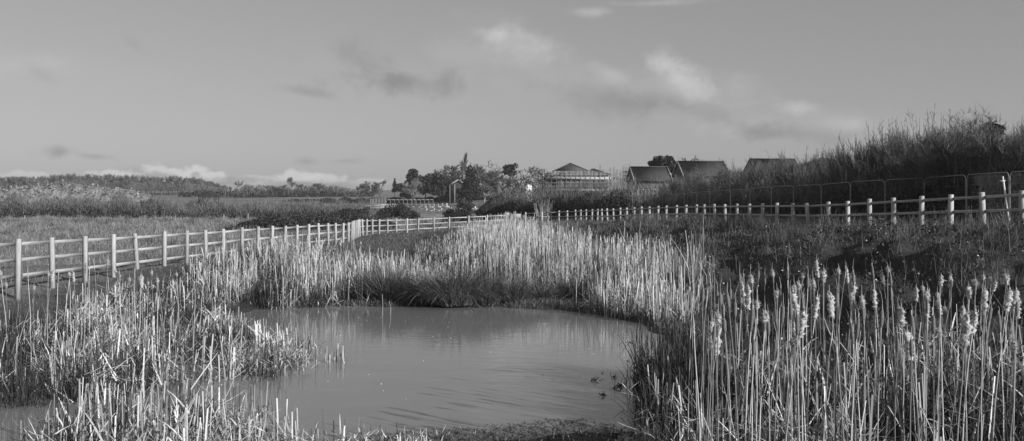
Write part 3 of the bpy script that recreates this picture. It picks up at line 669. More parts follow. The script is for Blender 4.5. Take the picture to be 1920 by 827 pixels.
# ------------------------------------------------------------------ buildings
def gable_house(label, X0, X1, Y0, Y1, zg, ze, zr, wall='brick', verge=True, wins=(), hip=0, name='brick_house', chimney=None, spike=None):
    t = empty(name, ((X0 + X1) / 2, Y0, zg)); tag(t, label, 'house'); o = np.array(t.location)
    b = lambda mb, n, m, par=t: mb.build(n, MT[m], par)
    mb = MB(); x0, x1, y0, y1 = X0 - o[0], X1 - o[0], 0, Y1 - Y0; e, r = ze - zg, zr - zg; ym = (y0 + y1) / 2
    mb.box(x0 + .12, x1 - .12, y0 + .15, y1 - .15, -.5, e)
    mb.add([(x0 + .12 + hip, y0 + .15, e), (x0 + .12 + hip, y1 - .15, e), (x0 + .12 + hip, ym, r - .15), (x0 + .12 + hip, ym, r - .15)], [(0, 1, 2, 3)]); mb.add([(x1 - .12 - hip, y0 + .15, e), (x1 - .12 - hip, y1 - .15, e), (x1 - .12 - hip, ym, r - .15), (x1 - .12 - hip, ym, r - .15)], [(0, 1, 2, 3)])
    b(mb, 'wall', wall)
    mb = MB(); th = .12; ov = .3
    for s_ in (0, 1):
        ya = y0 - ov if s_ == 0 else y1 + ov
        v = [(x0, ya, e - .1), (x1, ya, e - .1), (x1 - hip, ym, r), (x0 + hip, ym, r), (x0, ya, e - .1 - th), (x1, ya, e - .1 - th), (x1 - hip, ym, r - th), (x0 + hip, ym, r - th)]
        mb.add(v, [(0, 1, 2, 3), (7, 6, 5, 4), (0, 4, 5, 1), (1, 5, 6, 2), (3, 2, 6, 7), (0, 3, 7, 4)])
    if hip: mb.add([(x0, y0 - ov, e - .1), (x0, y1 + ov, e - .1), (x0 + hip, ym, r), (x0 + hip, ym, r)], [(0, 1, 2, 3)]); mb.add([(x1, y0 - ov, e - .1), (x1, y1 + ov, e - .1), (x1 - hip, ym, r), (x1 - hip, ym, r)], [(0, 1, 2, 3)])
    rf = b(mb, 'roof', 'roof')
    mb = MB(); mb.beam((x0 + hip, ym, r + .03), (x1 - hip, ym, r + .03), .22, .1, .9); b(mb, 'ridge_tile', 'roof', rf)
    if verge:
        for xx in (x0 - .04, x1 + .04):
            mb = MB(); mb.beam((xx, y0 - ov, e - .12), (xx, ym, r), .07, .26, .9); mb.beam((xx, y1 + ov, e - .12), (xx, ym, r), .07, .26, .9); b(mb, 'bargeboard', 'board')
    for (u, zz, w, h) in wins:
        mb = MB(); xx = x0 + (x1 - x0) * u
        for aa in ((-w / 2, -w / 2 + .08, 0, h), (w / 2 - .08, w / 2, 0, h), (-w / 2 + .08, w / 2 - .08, 0, .08), (-w / 2 + .08, w / 2 - .08, h - .08, h), (-.03, .03, .08, h - .08)):
            mb.box(xx + aa[0], xx + aa[1], .06, .16, zz + aa[2], zz + aa[3], .8)
        wf = b(mb, 'window', 'white'); mb = MB(); mb.box(xx - w / 2 + .08, xx + w / 2 - .08, .10, .14, zz + .08, zz + h - .08); b(mb, 'pane', 'glass', wf)
    if chimney:
        cx, cw, ch = chimney; mb = MB(); mb.box(cx - cw / 2, cx + cw / 2, ym - cw / 2, ym + cw / 2, r - 1, r + ch); mb.box(cx - cw / 2 - .06, cx + cw / 2 + .06, ym - cw / 2 - .06, ym + cw / 2 + .06, r + ch - .3, r + ch - .12)
        ck = b(mb, 'chimney', 'brick', rf); mb = MB(); mb.segs([(cx, ym, r + ch)], [(cx, ym, r + ch + .4)], .13, .11, 8); b(mb, 'chimney_pot', 'brick', ck)
    if spike:
        mb = MB(); mb.segs([(spike, ym, r - .2)], [(spike, ym, r + .95)], .05, .03, 5, .8); b(mb, 'roof_pole', 'steel')
    return t
def px_house(label, xa, xb, yr, ye, D, dep, zg=1.6, **kw):
    X0 = (xa - 960) / F * D; X1 = (xb - 960) / F * D; Dm = D + dep / 2
    zr = CZ + (HY - yr) / F * Dm; ze = CZ + (HY - ye) / F * D
    return gable_house(label, X0, X1, D, D + dep, zg, ze, zr, **kw)
w2 = ((.2, 1.0, 1.1, 1.2), (.5, 1.0, 1.1, 1.2), (.8, 1.0, 1.1, 1.2))
px_house('lower slate roofed house with a pale left verge behind the hedge', 1189, 1260, 313, 337, 130, 9, wins=w2, spike=-2.4)
px_house('steep slate roofed house with pale verges on both sides behind the hedge', 1281, 1369, 302.5, 328, 130, 9, wins=w2, spike=-2.9)
px_house('slate roofed house half hidden by bare whips right of the steep roof', 1419, 1507, 298, 322, 140, 9, wins=w2, verge=False)
px_house('hipped slate roof just left of the tall hedge whips', 1525, 1600, 297, 306, 150, 9, wins=w2, verge=False, hip=2.2)
def gabled():
    D = 300; X0 = (843 - 960) / F * D; X1 = (874 - 960) / F * D; zg = G((X0 + X1) / 2, D)
    zr = CZ + (HY - 337) / F * D; ze = CZ + (HY - 346) / F * D; t = empty('brick_house', ((X0 + X1) / 2, D, zg)); tag(t, 'dark brick house with a white edged gable beside the black conifer', 'house')
    x0, x1 = -(X1 - X0) / 2, (X1 - X0) / 2; e, r = ze - zg, zr - zg
    mb = MB(); mb.box(x0 + .3, x1 - .1, 0, 9, -.5, e); mb.add([(x0 + .3, 0, e), (x1 - .1, 0, e), (.1, 0, r - .1), (.1, 0, r - .1)], [(0, 1, 2, 3)]); mb.build('wall', MT['dark_brick'], t)
    mb = MB()
    for sx in (x0 - .3, x1 + .3):
        mb.add([(sx, -.4, e - .25), (sx, 9.3, e - .25), (.1, 9.3, r), (.1, -.4, r), (sx, -.4, e - .37), (sx, 9.3, e - .37), (.1, 9.3, r - .14), (.1, -.4, r - .14)], [(0, 1, 2, 3), (7, 6, 5, 4), (0, 3, 7, 4), (1, 5, 6, 2), (0, 4, 5, 1)])
    rf = mb.build('roof', MT['roof'], t)
    mb = MB(); mb.box(1.2, 1.9, 4, 4.7, r - 1, r + 1.1); mb.build('chimney', MT['brick'], rf)
    for sx in (x0 - .3, x1 + .3): mb = MB(); mb.beam((sx, -.45, e - .3), (.1, -.45, r - .03), .06, .3); mb.build('bargeboard', MT['board'], t)
    for zz in (.9, 3.3):
        mb = MB(); mb.box(.5, 1.5, -.06, 0, zz, zz + 1.3); w_ = mb.build('window', MT['white'], t); mb = MB(); mb.box(.6, 1.4, -.09, -.065, zz + .1, zz + 1.2); mb.build('pane', MT['glass'], w_)
gabled()
for x, yt, yb in ((843.5, 347, 376), (852.5, 345, 377)):
    D = 292; a = P(x, yt, D); z = G(a[0], D); mb = MB(); h = a[2] - z; w_ = .09 if x < 850 else .14; mb.box(-w_, w_, -w_, w_, -.3, h - .35, .1); mb.box(-w_ - .05, w_ + .05, -w_ - .05, w_ + .05, h - .35, h - .2, .1); mb.box(-w_ + .02, w_ - .02, -w_ + .02, w_ - .02, h - .2, h, .1)
    tag(mb.build('gate_pillar', MT['board'], loc=(a[0], D, z)), 'tall white pillar in front of the gabled house, the %s one' % ('left and thinner' if x < 850 else 'right'), 'pillar', 'white pillars by the gabled house')
D = 200; a = P(936, 340, D); z = G(a[0], D); t = empty('brick_chimney', (a[0], D, z)); tag(t, 'square brick chimney standing above the scrub left of the dead oak', 'chimney')
mb = MB(); h = a[2] - z; mb.box(-.5, .5, -.5, .5, -.5, h - .5); mb.build('stack', MT['brick'], t); mb = MB(); mb.box(-.6, .6, -.6, .6, h - .5, h - .2, .8); mb.box(-.4, .4, -.4, .4, h - .2, h, .6); mb.build('crown_course', MT['brick'], t)
# white storage tank
D = 140; a = P(990, 345, D); z = G(a[0], D); mb = MB(); n = 16; h = a[2] - z
prof = [(.6, 0), (.6, h - .25), (.5, h - .08), (.2, h), (.01, h)]
V = [(r_ * cos(2 * pi * k / n), r_ * sin(2 * pi * k / n), zz) for r_, zz in prof for k in range(n)]
mb.add(V, [(i * n + k, i * n + (k + 1) % n, (i + 1) * n + (k + 1) % n, (i + 1) * n + k) for i in range(len(prof) - 1) for k in range(n)], .9)
tag(mb.build('storage_tank', MT['white'], loc=(a[0], D, z), smooth=True), 'bright white round tank behind the scrub below the dead oak', 'tank')
# shed in the left field
D = 255; a = P(387, 361, D); z = G(a[0], D); t = empty('field_shed', (a[0], D, z)); tag(t, 'low dark shed with a pitched roof at the back of the left field', 'shed')
e = CZ + (HY - 367) / F * D - z; r = a[2] - z
mb = MB(); mb.box(-2.1, 2.1, 0, 4, -1, e); mb.build('wall', MT['shed'], t)
mb = MB(); mb.add([(-2.4, -.2, e - .05), (2.4, -.2, e - .05), (1.5, 2, r), (-1.5, 2, r), (2.4, 4.2, e - .05), (-2.4, 4.2, e - .05)], [(0, 1, 2, 3), (3, 2, 4, 5), (1, 4, 2, 2), (5, 0, 3, 3)]); mb.build('roof', MT['shed'], t)

# scaffolded building
def scaffold_building():
    D = 150.0; X = lambda x, d=D: (x - 960) / F * d; Z = lambda y, d=D: CZ + (HY - y) / F * d
    o = np.array((X(1085), D, G(X(1085), D) - .2)); t = empty('unfinished_building', o)
    tag(t, 'unfinished building with a hipped roof wrapped in scaffolding and sheeting', 'building'); q = lambda x, y, z: (x - o[0], y - o[1], z - o[2])
    def bx(mb, a, b_, y0, y1, z0, z1, tone=.5): mb.box(a - o[0], b_ - o[0], y0 - o[1], y1 - o[1], z0 - o[2], z1 - o[2], tone)
    mb = MB(); bx(mb, X(1027), X(1142), D + 1.6, D + 11, -.3, Z(323), .4); mb.build('wall', MT['brick'], t)
    def hip(xa, xb, xm, yr, ye, d0, dep):
        mb = MB(); zr, ze = Z(yr, d0 + 2.5), Z(ye, d0); xr = X(xm, d0 + 2.5)
        A, B, Cc, Dd = q(X(xa), d0, ze), q(X(xb), d0, ze), q(X(xb), d0 + dep, ze), q(X(xa), d0 + dep, ze); R1 = q(xr, d0 + 2.6, zr); R2 = q(xr, d0 + dep - 2, zr)
        mb.add([A, B, Cc, Dd, R1, R2], [(0, 1, 4, 4), (1, 2, 5, 4), (2, 3, 5, 5), (3, 0, 4, 5), (3, 2, 1, 0)]); rf = mb.build('roof', MT['roof'], t)
        mb = MB(); mb.beam(A, R1, .16, .1, 1); mb.beam(B, R1, .16, .1, 1); mb.beam(R1, R2, .2, .12, 1); mb.build('ridge_tile', MT['roof'], rf)
    hip(1037, 1107, 1069, 306, 321, D + .8, 10)
    hip(1098, 1148, 1113, 316.5, 328, D + 1.0, 9)
    # sheeting of the top lift
    mb = MB(); n = 60; xs = np.linspace(X(1027), X(1139), n); rng = np.random.default_rng(3)
    topz = np.interp(xs / D * F + 960, [1027, 1040, 1102, 1113, 1139], [Z(325), Z(320.5), Z(320.5), Z(321), Z(330)]); yy = D - .15 + .05 * np.sin(np.arange(n) * 1.7) + rng.normal(0, .02, n)
    V = [q(x, y, z) for x, y, z in zip(xs, yy, topz)] + [q(x, y + .05, Z(334)) for x, y in zip(xs, yy)]
    mb.add(V, [(i, i + 1, n + i + 1, n + i) for i in range(n - 1)], np.tile(rng.uniform(.2, .9, n), 2)); mb.build('sheeting', MT['sheet'], t)
    mb = MB(); V = [q(x, y + .02, Z(339)) for x, y in zip(xs, yy)] + [q(x, y, Z(356)) for x, y in zip(xs, yy)]
    k = [i for i in range(n - 1) if i > 9]; mb.add(V, [(i, i + 1, n + i + 1, n + i) for i in k], np.tile(rng.uniform(0, .5, n), 2)); mb.build('debris_netting', MT['softtwig'], t)
    for y in (335, 357):
        mb = MB(); bx(mb, X(1024), X(1145), D - .2, D + 1.2, Z(y) - .08, Z(y) + .05, .9); bx(mb, X(1024), X(1145), D - .26, D - .22, Z(y) - .08, Z(y) + .2, 1); mb.build('deck', MT['board'], t)
    for i, x in enumerate(np.linspace(1025, 1143, 14)):
        mb = MB(); mb.segs([q(X(x), D - .3, -.1)], [q(X(x), D - .3, Z(321 + (i * 7 % 5)))], .04, .04, 6, .1); mb.build('scaffold_pole', MT['steel'], t)
    for y in (328, 343, 349): mb = MB(); mb.segs([q(X(1024), D - .35, Z(y))], [q(X(1145), D - .35, Z(y))], .04, .04, 5, .7); mb.build('ledger_pole', MT['steel'], t)
    # scaffold returning away along the left side
    for y in (335, 342, 349):
        mb = MB(); a_, b_ = np.array(q(X(1024), D, Z(y))), np.array(q(X(1012, D + 9), D + 9, Z(y + 3, D + 9))); mb.beam(a_, b_, .6, .09, .3); mb.build('deck', MT['board'], t)
    for x, d in ((1021, D + 2), (1017, D + 5), (1013, D + 8)): mb = MB(); mb.segs([q(X(x, d), d, 0)], [q(X(x, d), d, Z(326, d))], .05, .05, 5, .5); mb.build('scaffold_pole', MT['steel'], t)
    # windows on the front behind the scaffold
    for x in (1032, 1052, 1084, 1122):
        for y in (345, 352)[:1] + (331,): mb = MB(); bx(mb, X(x), X(x) + 1.1, D + 1.52, D + 1.585, Z(y + 4), Z(y - 5) , .1); mb.build('window', MT['glass'], t)
scaffold_building()
def scaffold_tower(label, xs, ytops, decks, D, dep=1.3, name='scaffold_tower'):
    X = lambda x: (x - 960) / F * D; Z = lambda y: CZ + (HY - y) / F * D
    x0 = X(xs[0]); t = empty(name, (x0, D, G(x0, D))); o = np.array(t.location); tag(t, label, 'scaffolding'); q = lambda x, y, z: (x - o[0], y - o[1], z - o[2])
    for x, y in zip(xs, ytops):
        for d in (0, dep): mb = MB(); mb.segs([q(X(x), D + d, o[2] - .3)], [q(X(x), D + d, Z(y))], .035, .035, 5, .1); mb.build('scaffold_pole', MT['steel'], t)
    for y, xa, xb in decks: mb = MB(); mb.box(X(xa) - o[0], X(xb) - o[0], 0, dep, Z(y) - .05 - o[2], Z(y) + .06 - o[2], .9); mb.build('deck', MT['board'], t)
    for y in (decks[0][0] - 7, decks[0][0] - 13): mb = MB(); mb.segs([q(X(xs[0]), D, Z(y))], [q(X(xs[-1]), D, Z(y))], .03, .03, 5, .5); mb.build('guard_rail', MT['steel'], t)
scaffold_tower('bare scaffolding with many poles right of the hipped roof', [1126, 1131, 1138, 1145, 1152, 1158, 1164, 1170, 1175], [309, 318, 322, 314, 312, 318, 321, 310, 318], [(332, 1126, 1176), (340, 1128, 1162)], 158)
scaffold_tower('small scaffold bay touching the lower slate roof', [1170, 1175, 1180, 1185], [312, 313, 312, 314], [(322, 1169, 1187), (330, 1169, 1187), (338, 1169, 1187)], 136)
scaffold_tower('small scaffold platform behind the dead oak', [961, 969, 977], [326, 328, 327], [(333, 960, 978)], 170)
scaffold_tower('thin scaffold poles left of the hipped roof building', [1004, 1010, 1016, 1022], [322, 320, 324, 321], [(331, 1003, 1024)], 165)

# ------------------------------------------------------------------ middle distance: white rails, pale boards, gateposts
def rail_run(label, pts, D0, D1, n, mat_='white', rails=(.25, .6, .95), h=1.1, name='paddock_fence', w=.09):
    (xa, ya), (xb, yb) = pts; A = P(xa, ya, D0); B = P(xb, yb, D1); t = empty(name, (A[0], A[1], G(A[0], A[1]))); o = np.array(t.location); tag(t, label, 'fence')
    pp = []
    for k in range(n):
        f = k / (n - 1); p = A * (1 - f) + B * f; p[2] = CZ - (ya * (1 - f) + yb * f - HY) / F * p[1]; pp.append(p - o); g = G(p[0], p[1]) - o[2]
        mb = MB(); q = p - o; mb.box(q[0] - w, q[0] + w, q[1] - w, q[1] + w, min(g, q[2] - h) - .2, q[2], .8); mb.build('post', MT[mat_], t)
    for r_ in rails:
        mb = MB()
        for k in range(n - 1): mb.beam(pp[k] - (0, .05, r_ * h - .05), pp[k + 1] - (0, .05, r_ * h - .05), .06, .2, .9)
        mb.build('rail', MT[mat_], t)
rail_run('upper white paddock rails below the dark far hedge', ((791, 384), (838, 381)), 235, 225, 7)
rail_run('lower white paddock rails nearest the middle', ((800, 388), (842, 387)), 190, 186, 4, rails=(.1, .75))
rail_run('white rails dipping towards the scrub mound', ((846, 387), (864, 391)), 186, 180, 4, rails=(.1, .55))
rail_run('long low pale rail fence behind the bramble patches', ((678, 386), (744, 382)), 230, 235, 9, 'board', rails=(.1, .6))
rail_run('single pale rail fence continuing right of the low rails', ((744, 386), (800, 387)), 228, 222, 6, 'board', rails=(.2,))
rail_run('dull grey post fence below the far hedge', ((724, 374), (812, 374)), 260, 262, 12, 'softtwig', rails=(.1,), h=1.3, w=.06)
for k, x in enumerate(np.linspace(695, 723, 11)):
    D = 250; p = P(x, 372.5 - k * .15 - (k == 10) * 1.5, D); z = G(p[0], D); mb = MB(); mb.box(-.06, .06, -.06, .06, -.3, p[2] - z, .5)
    tag(mb.build('fence_stake', MT['palewood'], loc=(p[0], D, z)), 'pale upright stake in the close row left of the white rails', 'stake', 'close row of pale stakes')
# pale boards and blocks near the corner of the pond enclosure
def slab(name, label, cat, x0, x1, yt, yb, D, dep, m='concrete'):
    a = P(x0, yt, D); b = P(x1, yb, D); z = G((a[0] + b[0]) / 2, D); hw = (b[0] - a[0]) / 2; h = a[2] - b[2]; mb = MB(); rngs = np.random.default_rng(int(x0))
    V = []; 
    for zz, s_ in ((-.15, 1), (h * .85, 1), (h, .9)):
        for i, j in ((-1, -1), (1, -1), (1, 1), (-1, 1)): V.append((i * hw * s_ + rngs.normal(0, .01), j * dep / 2 * s_, zz))
    mb.add(V, [(3, 2, 1, 0), (8, 9, 10, 11)] + [(l + k, l + (k + 1) % 4, l + 4 + (k + 1) % 4, l + 4 + k) for l in (0, 4) for k in range(4)], .6)
    return tag(mb.build(name, MT[m], loc=((a[0] + b[0]) / 2, D, max(b[2], z))), label, cat)
slab('timber_stack', 'pale flat stack of boards on the ground beyond the far corner', 'boards', 957, 977, 401, 405.5, 97, 1.0, 'board')
slab('timber_board', 'thin pale board lying beyond the two dark posts', 'board', 1008, 1031, 405.3, 406.8, 98, .5, 'board')
slab('timber_board', 'light board lying behind the bright posts of the far right fence', 'board', 1119, 1150, 404.5, 407, 84, .6, 'board')
slab('concrete_pillar', 'square grey concrete pillar in front of the thorn thicket', 'pillar', 948, 955, 382, 398, 110, .5)
slab('concrete_block', 'small grey block beside the concrete pillar', 'block', 944, 955, 399, 405, 100, .6)
slab('white_trough', 'low white trough at the end of the white rails', 'trough', 884, 904, 390, 394.5, 160, .8, 'white')
slab('white_post', 'short white post standing at the trough', 'post', 889.5, 892.5, 387, 391, 159, .25, 'white')
mb = MB(); a = P(961, 383, 108); h = 1.3; mb.add([(-.1, 0, h), (.35, 0, h), (.3, 0, .0), (.12, 0, 0), (-.1, .06, h), (.35, .06, h), (.3, .06, 0), (.12, .06, 0)], [(0, 1, 2, 3), (7, 6, 5, 4), (0, 4, 5, 1), (1, 5, 6, 2), (3, 2, 6, 7), (0, 3, 7, 4)])
tag(mb.build('leaning_board', MT['concrete'], loc=(a[0] + .35, 108, max(G(a[0], 108), a[2] - h))), 'tapered grey board standing right of the concrete pillar', 'board')

# ------------------------------------------------------------------ the tall hedge on the right
HEDGE = [(2080, 34, 215), (1990, 35, 235), (1892, 37, 268), (1812, 40, 290), (1733, 44, 300), (1659, 48, 308), (1594, 52, 315), (1540, 56, 318), (1488, 60, 322), (1446, 64, 322), (1406, 68, 326), (1369, 72, 332), (1331, 76, 334), (1283, 82, 340), (1242, 87, 342)]
def hedge_sec(i0, i1, label, ntw, nlf, seed, **kw):
    L_ = [(x, y, D) for x, D, y in HEDGE[i0:i1 + 1]]; kw.setdefault('thick', 4.5); th = kw.pop('thick')
    return hedge_strip('overgrown_hedge', label, *hp(L_), th, ntw, nlf, seed, group='sections of the overgrown hedge', **kw)
hedge_sec(0, 3, 'overgrown dark hedge behind the leaning pole at the right edge', 12000, 26000, 81, ls=(.05, .11), tw=(.008, .018), tl=(.4, 1.2), tm='twig', leaf_top=.76)
hedge_sec(3, 6, 'overgrown hedge section below the tallest bare whips', 12000, 26000, 82, ls=(.05, .12), tw=(.009, .02), tl=(.4, 1.2), tm='twig', leaf_top=.66)
hedge_sec(6, 10, 'overgrown hedge section in front of the two right hand roofs', 18000, 18000, 83, ls=(.06, .14), tw=(.01, .022), tl=(.3, .9), tm='softtwig', leaf_top=.58)
hedge_sec(10, 14, 'overgrown hedge section below the steep slate roof', 18000, 15000, 84, ls=(.07, .16), tw=(.012, .026), tl=(.3, .9), tm='softtwig', leaf_top=.52)
hedge_strip('overgrown_hedge', 'lower hedge with pale twig tops before the scaffolded building', *hp([(1242, 334, 92), (1200, 338, 94), (1150, 338, 96), (1100, 343, 99), (1050, 345, 102), (1000, 351, 106), (960, 366, 110), (925, 384, 114)]), 5, 15000, 16000, 85, ls=(.08, .18), tw=(.015, .035), tl=(.4, 1.3), leaf_top=.66, group='sections of the overgrown hedge')
# hedge carrying on towards the viewer outside the frame: it shades the slope
for k, (pa, lab) in enumerate(((((24.5, 29), (23.5, 20), (22, 9)), 'unseen'),)):
    pth = list(pa); hedge_strip('overgrown_hedge', 'overgrown hedge running on towards the viewer past the right edge', pth, [7.6, 7.2, 6.0], [2.2, 2.2, 2.2], 3.2, 2600, 2600, 86, lump=.55, ls=(.1, .2), tw=(.02, .04), tl=(.6, 1.6), tm='twig', leaf_top=.85, group='sections of the overgrown hedge')
# tall whips: many thin upright stems with side twigs
def whip_clump(label, x, topy, D, n, seed, spread=1.2, m='twig', w=1.0, name='whip_shrub', group='tall bare whips rising from the hedge', taper=.5):
    rng = np.random.default_rng(seed); p = P(x, topy, D); z = G(p[0], D); H = p[2] - z; t = empty(name, (p[0], p[1], z)); tag(t, label, 'shrub', group)
    S0, S1, A0, A1, T0, T1 = [], [], [], [], [], []
    for k in range(n):
        a = rng.uniform(0, 2 * pi); rr = rng.uniform(0, spread); b = np.array((rr * cos(a) * .6, rr * sin(a) * .6, -.1)); d = np.array((cos(a) * rng.uniform(0, .22), sin(a) * rng.uniform(0, .22), 1.)); L = H * rng.uniform(.62, 1.04); r = rng.uniform(.014, .026) * w; K = 7; q = b
        for i in range(K):
            d = d + rng.normal(0, .035, 3); d /= np.linalg.norm(d); e = q + d * L / K
            S0.append(q); S1.append(e); A0.append(r * (1 - .8 * i / K)); A1.append(r * (1 - .8 * (i + 1) / K))
            if i >= 2:
                for _ in range(rng.integers(2, 5)):
                    aa = rng.uniform(0, 2 * pi); f = rng.random(); s_ = q * (1 - f) + e * f; l = L * rng.uniform(.03, .13) * (1.2 - i / K); dd = np.array((cos(aa) * .7, sin(aa) * .7, rng.uniform(.4, 1.1))); dd /= np.linalg.norm(dd)
                    m_ = s_ + dd * l; T0.append(s_); T1.append(m_)
                    if rng.random() < .6: d3 = dd + rng.normal(0, .5, 3); d3 /= np.linalg.norm(d3); T0.append(m_ * .5 + s_ * .5); T1.append((m_ + s_) * .5 + d3 * l * .5)
            q = e
    MB().segs(S0, S1, np.array(A0), np.array(A1), 4, .45).build('branches', MT[m], t)
    MB().segs(T0, T1, .008 * w, .005 * w, 3, rng.uniform(.2, 1, len(T0))).build('twigs', MT[m], t)
W = [(1648, 232, 50, 9), (1668, 218, 49, 12), (1690, 214, 48, 12), (1712, 226, 47, 10), (1736, 206, 46, 14), (1760, 198, 45, 14), (1782, 205, 45, 12), (1806, 216, 44, 10), (1826, 222, 43, 10), (1900, 222, 40, 12), (1925, 232, 39, 12), (1630, 252, 52, 9), (1608, 262, 54, 9), (1588, 272, 55, 8), (1875, 226, 42, 10)]
for k, (x, y, D, n) in enumerate([(a_, b_, c_, int(n_ * 1.9)) for a_, b_, c_, n_ in W]):
    lab = 'tall bare whips just left of the ivy clad tree' if 1800 < x < 1850 else 'tall bare whips behind and right of the ivy clad tree' if x > 1850 else 'tallest group of bare whips against the sky' if x > 1720 else 'bare whips at the left end of the tallest hedge growth'
    whip_clump(lab, x, y, D, n, 100 + k)
for k, (x, y, D, n) in enumerate(((1562, 284, 58, 7), (1535, 276, 60, 8), (1515, 272, 60, 9), (1494, 282, 62, 9), (1470, 284, 63, 9), (1446, 288, 66, 8), (1420, 290, 68, 8), (1395, 294, 70, 8), (1372, 290, 72, 7), (1345, 300, 74, 8), (1310, 312, 80, 9), (1285, 318, 82, 8), (1262, 326, 86, 8), (1340, 318, 78, 8))):
    lab = 'thin whips with dry leaves before the roofs at right' if x > 1400 else 'thin grey whips beside the steep slate roof'
    whip_clump(lab, x, y, D, n, 130 + k, 1.6, w=1.25, group='lower whips rising from the hedge')
for k, (x, y, D, n) in enumerate(((1198, 338, 82, 7), (1207, 344, 83, 7), (1190, 350, 82, 6))):
    whip_clump('pale slender sapling stems in the gap of the hedge', x, y, D, n, 150 + k, 1.0, 'palewood', 1.5, 'sapling', 'pale saplings in the hedge gap')
for k, (x, y, D) in enumerate(((1020, 366, 99), (1014, 372, 98), (1026, 372, 98))):
    whip_clump('pale bushy clump of stems beside the dark posts at the far corner', x, y, D, 14, 160 + k, .8, 'palewood', 1.6, 'pale_shrub', 'pale stems at the far corner')
# branching shrubs standing in the hedge
def shrub_protos():
    out = []
    for k in range(5):
        rng = np.random.default_rng(500 + k); P0, P1, A, B, tips = [], [], [], [], []
        for st in range(4):
            S = proto_tree(np.random.default_rng(510 + 10 * k + st), 3.2, .42, levels=4, kids=(3, 5), r0=.035, rmin=.006, up=.45, wob=.16, first=.1, shrink=.66)
            th = rng.uniform(.05, .4); a = rng.uniform(0, 2 * pi); ax = np.array((cos(a), sin(a), 0)); o = ax * rng.uniform(0, .5)
            for p0, p1, r0, r1, l in S:
                f = lambda p: p + ax * p[2] * math.tan(th) + o
                P0.append(f(p0)); P1.append(f(p1)); A.append(r0); B.append(r1)
                if l >= 3: tips.append(f(p1))
        P0, P1, A, B, tips = map(np.array, (P0, P1, A, B, tips)); H = P1[:, 2].max(); P0 /= H; P1 /= H; tips /= H; A = A / H * 1.3; B = B / H * 1.3
        m1 = MB().segs(P0, P1, A, B, 3, rng.uniform(.1, .8, len(P0))).mesh('branches', MT['twig'])
        c = tips[rng.integers(0, len(tips), 1500)]; mb = MB(); mb.blades(rng, c, (.03, .12), (.0014, .003), (0, 1.0), (-.5, .5), 2, az=np.arctan2(c[:, 1], c[:, 0]) + rng.normal(0, .9, len(c)), tone=(0, 1)); out.append((m1, mb.mesh('twigs', MT['twig'])))
    return out
SHR = shrub_protos(); rsh = np.random.default_rng(530)
for k in range(64):
    x = np.interp(k + rsh.uniform(-.4, .4), [0, 63], [1960, 1250]); D = np.interp(x, [h[0] for h in HEDGE][::-1], [h[1] for h in HEDGE][::-1]) + rsh.uniform(-1.6, 1.8)
    ty = np.interp(x, [1242, 1283, 1331, 1369, 1406, 1446, 1488, 1515, 1540, 1594, 1640, 1690, 1750, 1812, 1860, 1920, 1990], [332, 322, 312, 306, 298, 292, 286, 278, 290, 282, 248, 236, 228, 238, 226, 222, 215]) + abs(rsh.normal(0, 9))
    p = P(x, ty, D); z = G(p[0], p[1]); H = p[2] - z + .2; wd = H * rsh.uniform(.8, 1.15); t = empty('hedge_shrub', (p[0], p[1], z - .2), rsh.uniform(0, 6.28)); t.scale = (wd, wd, H)
    for nm, me in zip(('branches', 'twigs'), SHR[k % 5]): o = bpy.data.objects.new(nm, me); C.objects.link(o); o.parent = t
    lab = 'bare branching shrub in the hedge around the ivy clad tree' if x > 1800 else 'tall bare branching shrub among the tallest whips' if x > 1620 else 'bare branching shrub in the hedge before the two right hand roofs' if x > 1400 else 'bare branching shrub in the hedge beside the steep slate roof'
    tag(t, lab, 'shrub', 'bare shrubs of the overgrown hedge')
# ivy clad thorn tree
def ivy_tree():
    rng = np.random.default_rng(91); D = 39.; p = P(1858, 210, D); z = G(p[0], D); S = proto_tree(np.random.default_rng(92), 6, .7, levels=5, kids=(3, 5), r0=.11, rmin=.005, wob=.28)
    H = p[2] - z; hm = max(s_[1][2] for s_ in S); t = bare_tree('thorn_tree', 'dense twiggy thorn tree with a dark ivy clump in its top at the right', (p[0], p[1], z), S, 1, 0, cmat='twig', thick=1.0); sc = H / hm; t.scale = (sc * 1.5, sc * 1.5, sc)
    B = [(.05, 0, hm * .84, .42, .42, .5), (.1, 0, hm * .68, .4, .4, .5), (-.1, .1, hm * .5, .7, .7, .7), (.5, 0, hm * .45, .6, .6, .5), (-.6, 0, hm * .55, .35, .35, .3), (.3, -.2, hm * .3, .9, .8, .7), (-.5, -.2, hm * .25, .8, .8, .6)]
    MB().leaves(rng, blob_points(rng, B, 15000, .7), (.03, .075)).build('ivy', MT['ever'], t)
    c = seg_arrays(S, lambda l: l > 2); k = rng.integers(0, len(c[0]), 7000); MB().blades(rng, c[1][k], (.2, .6), (.007, .014), (0, 1.5), (-.4, .8), 3).build('fine_twigs', MT['twig'], t)
ivy_tree()

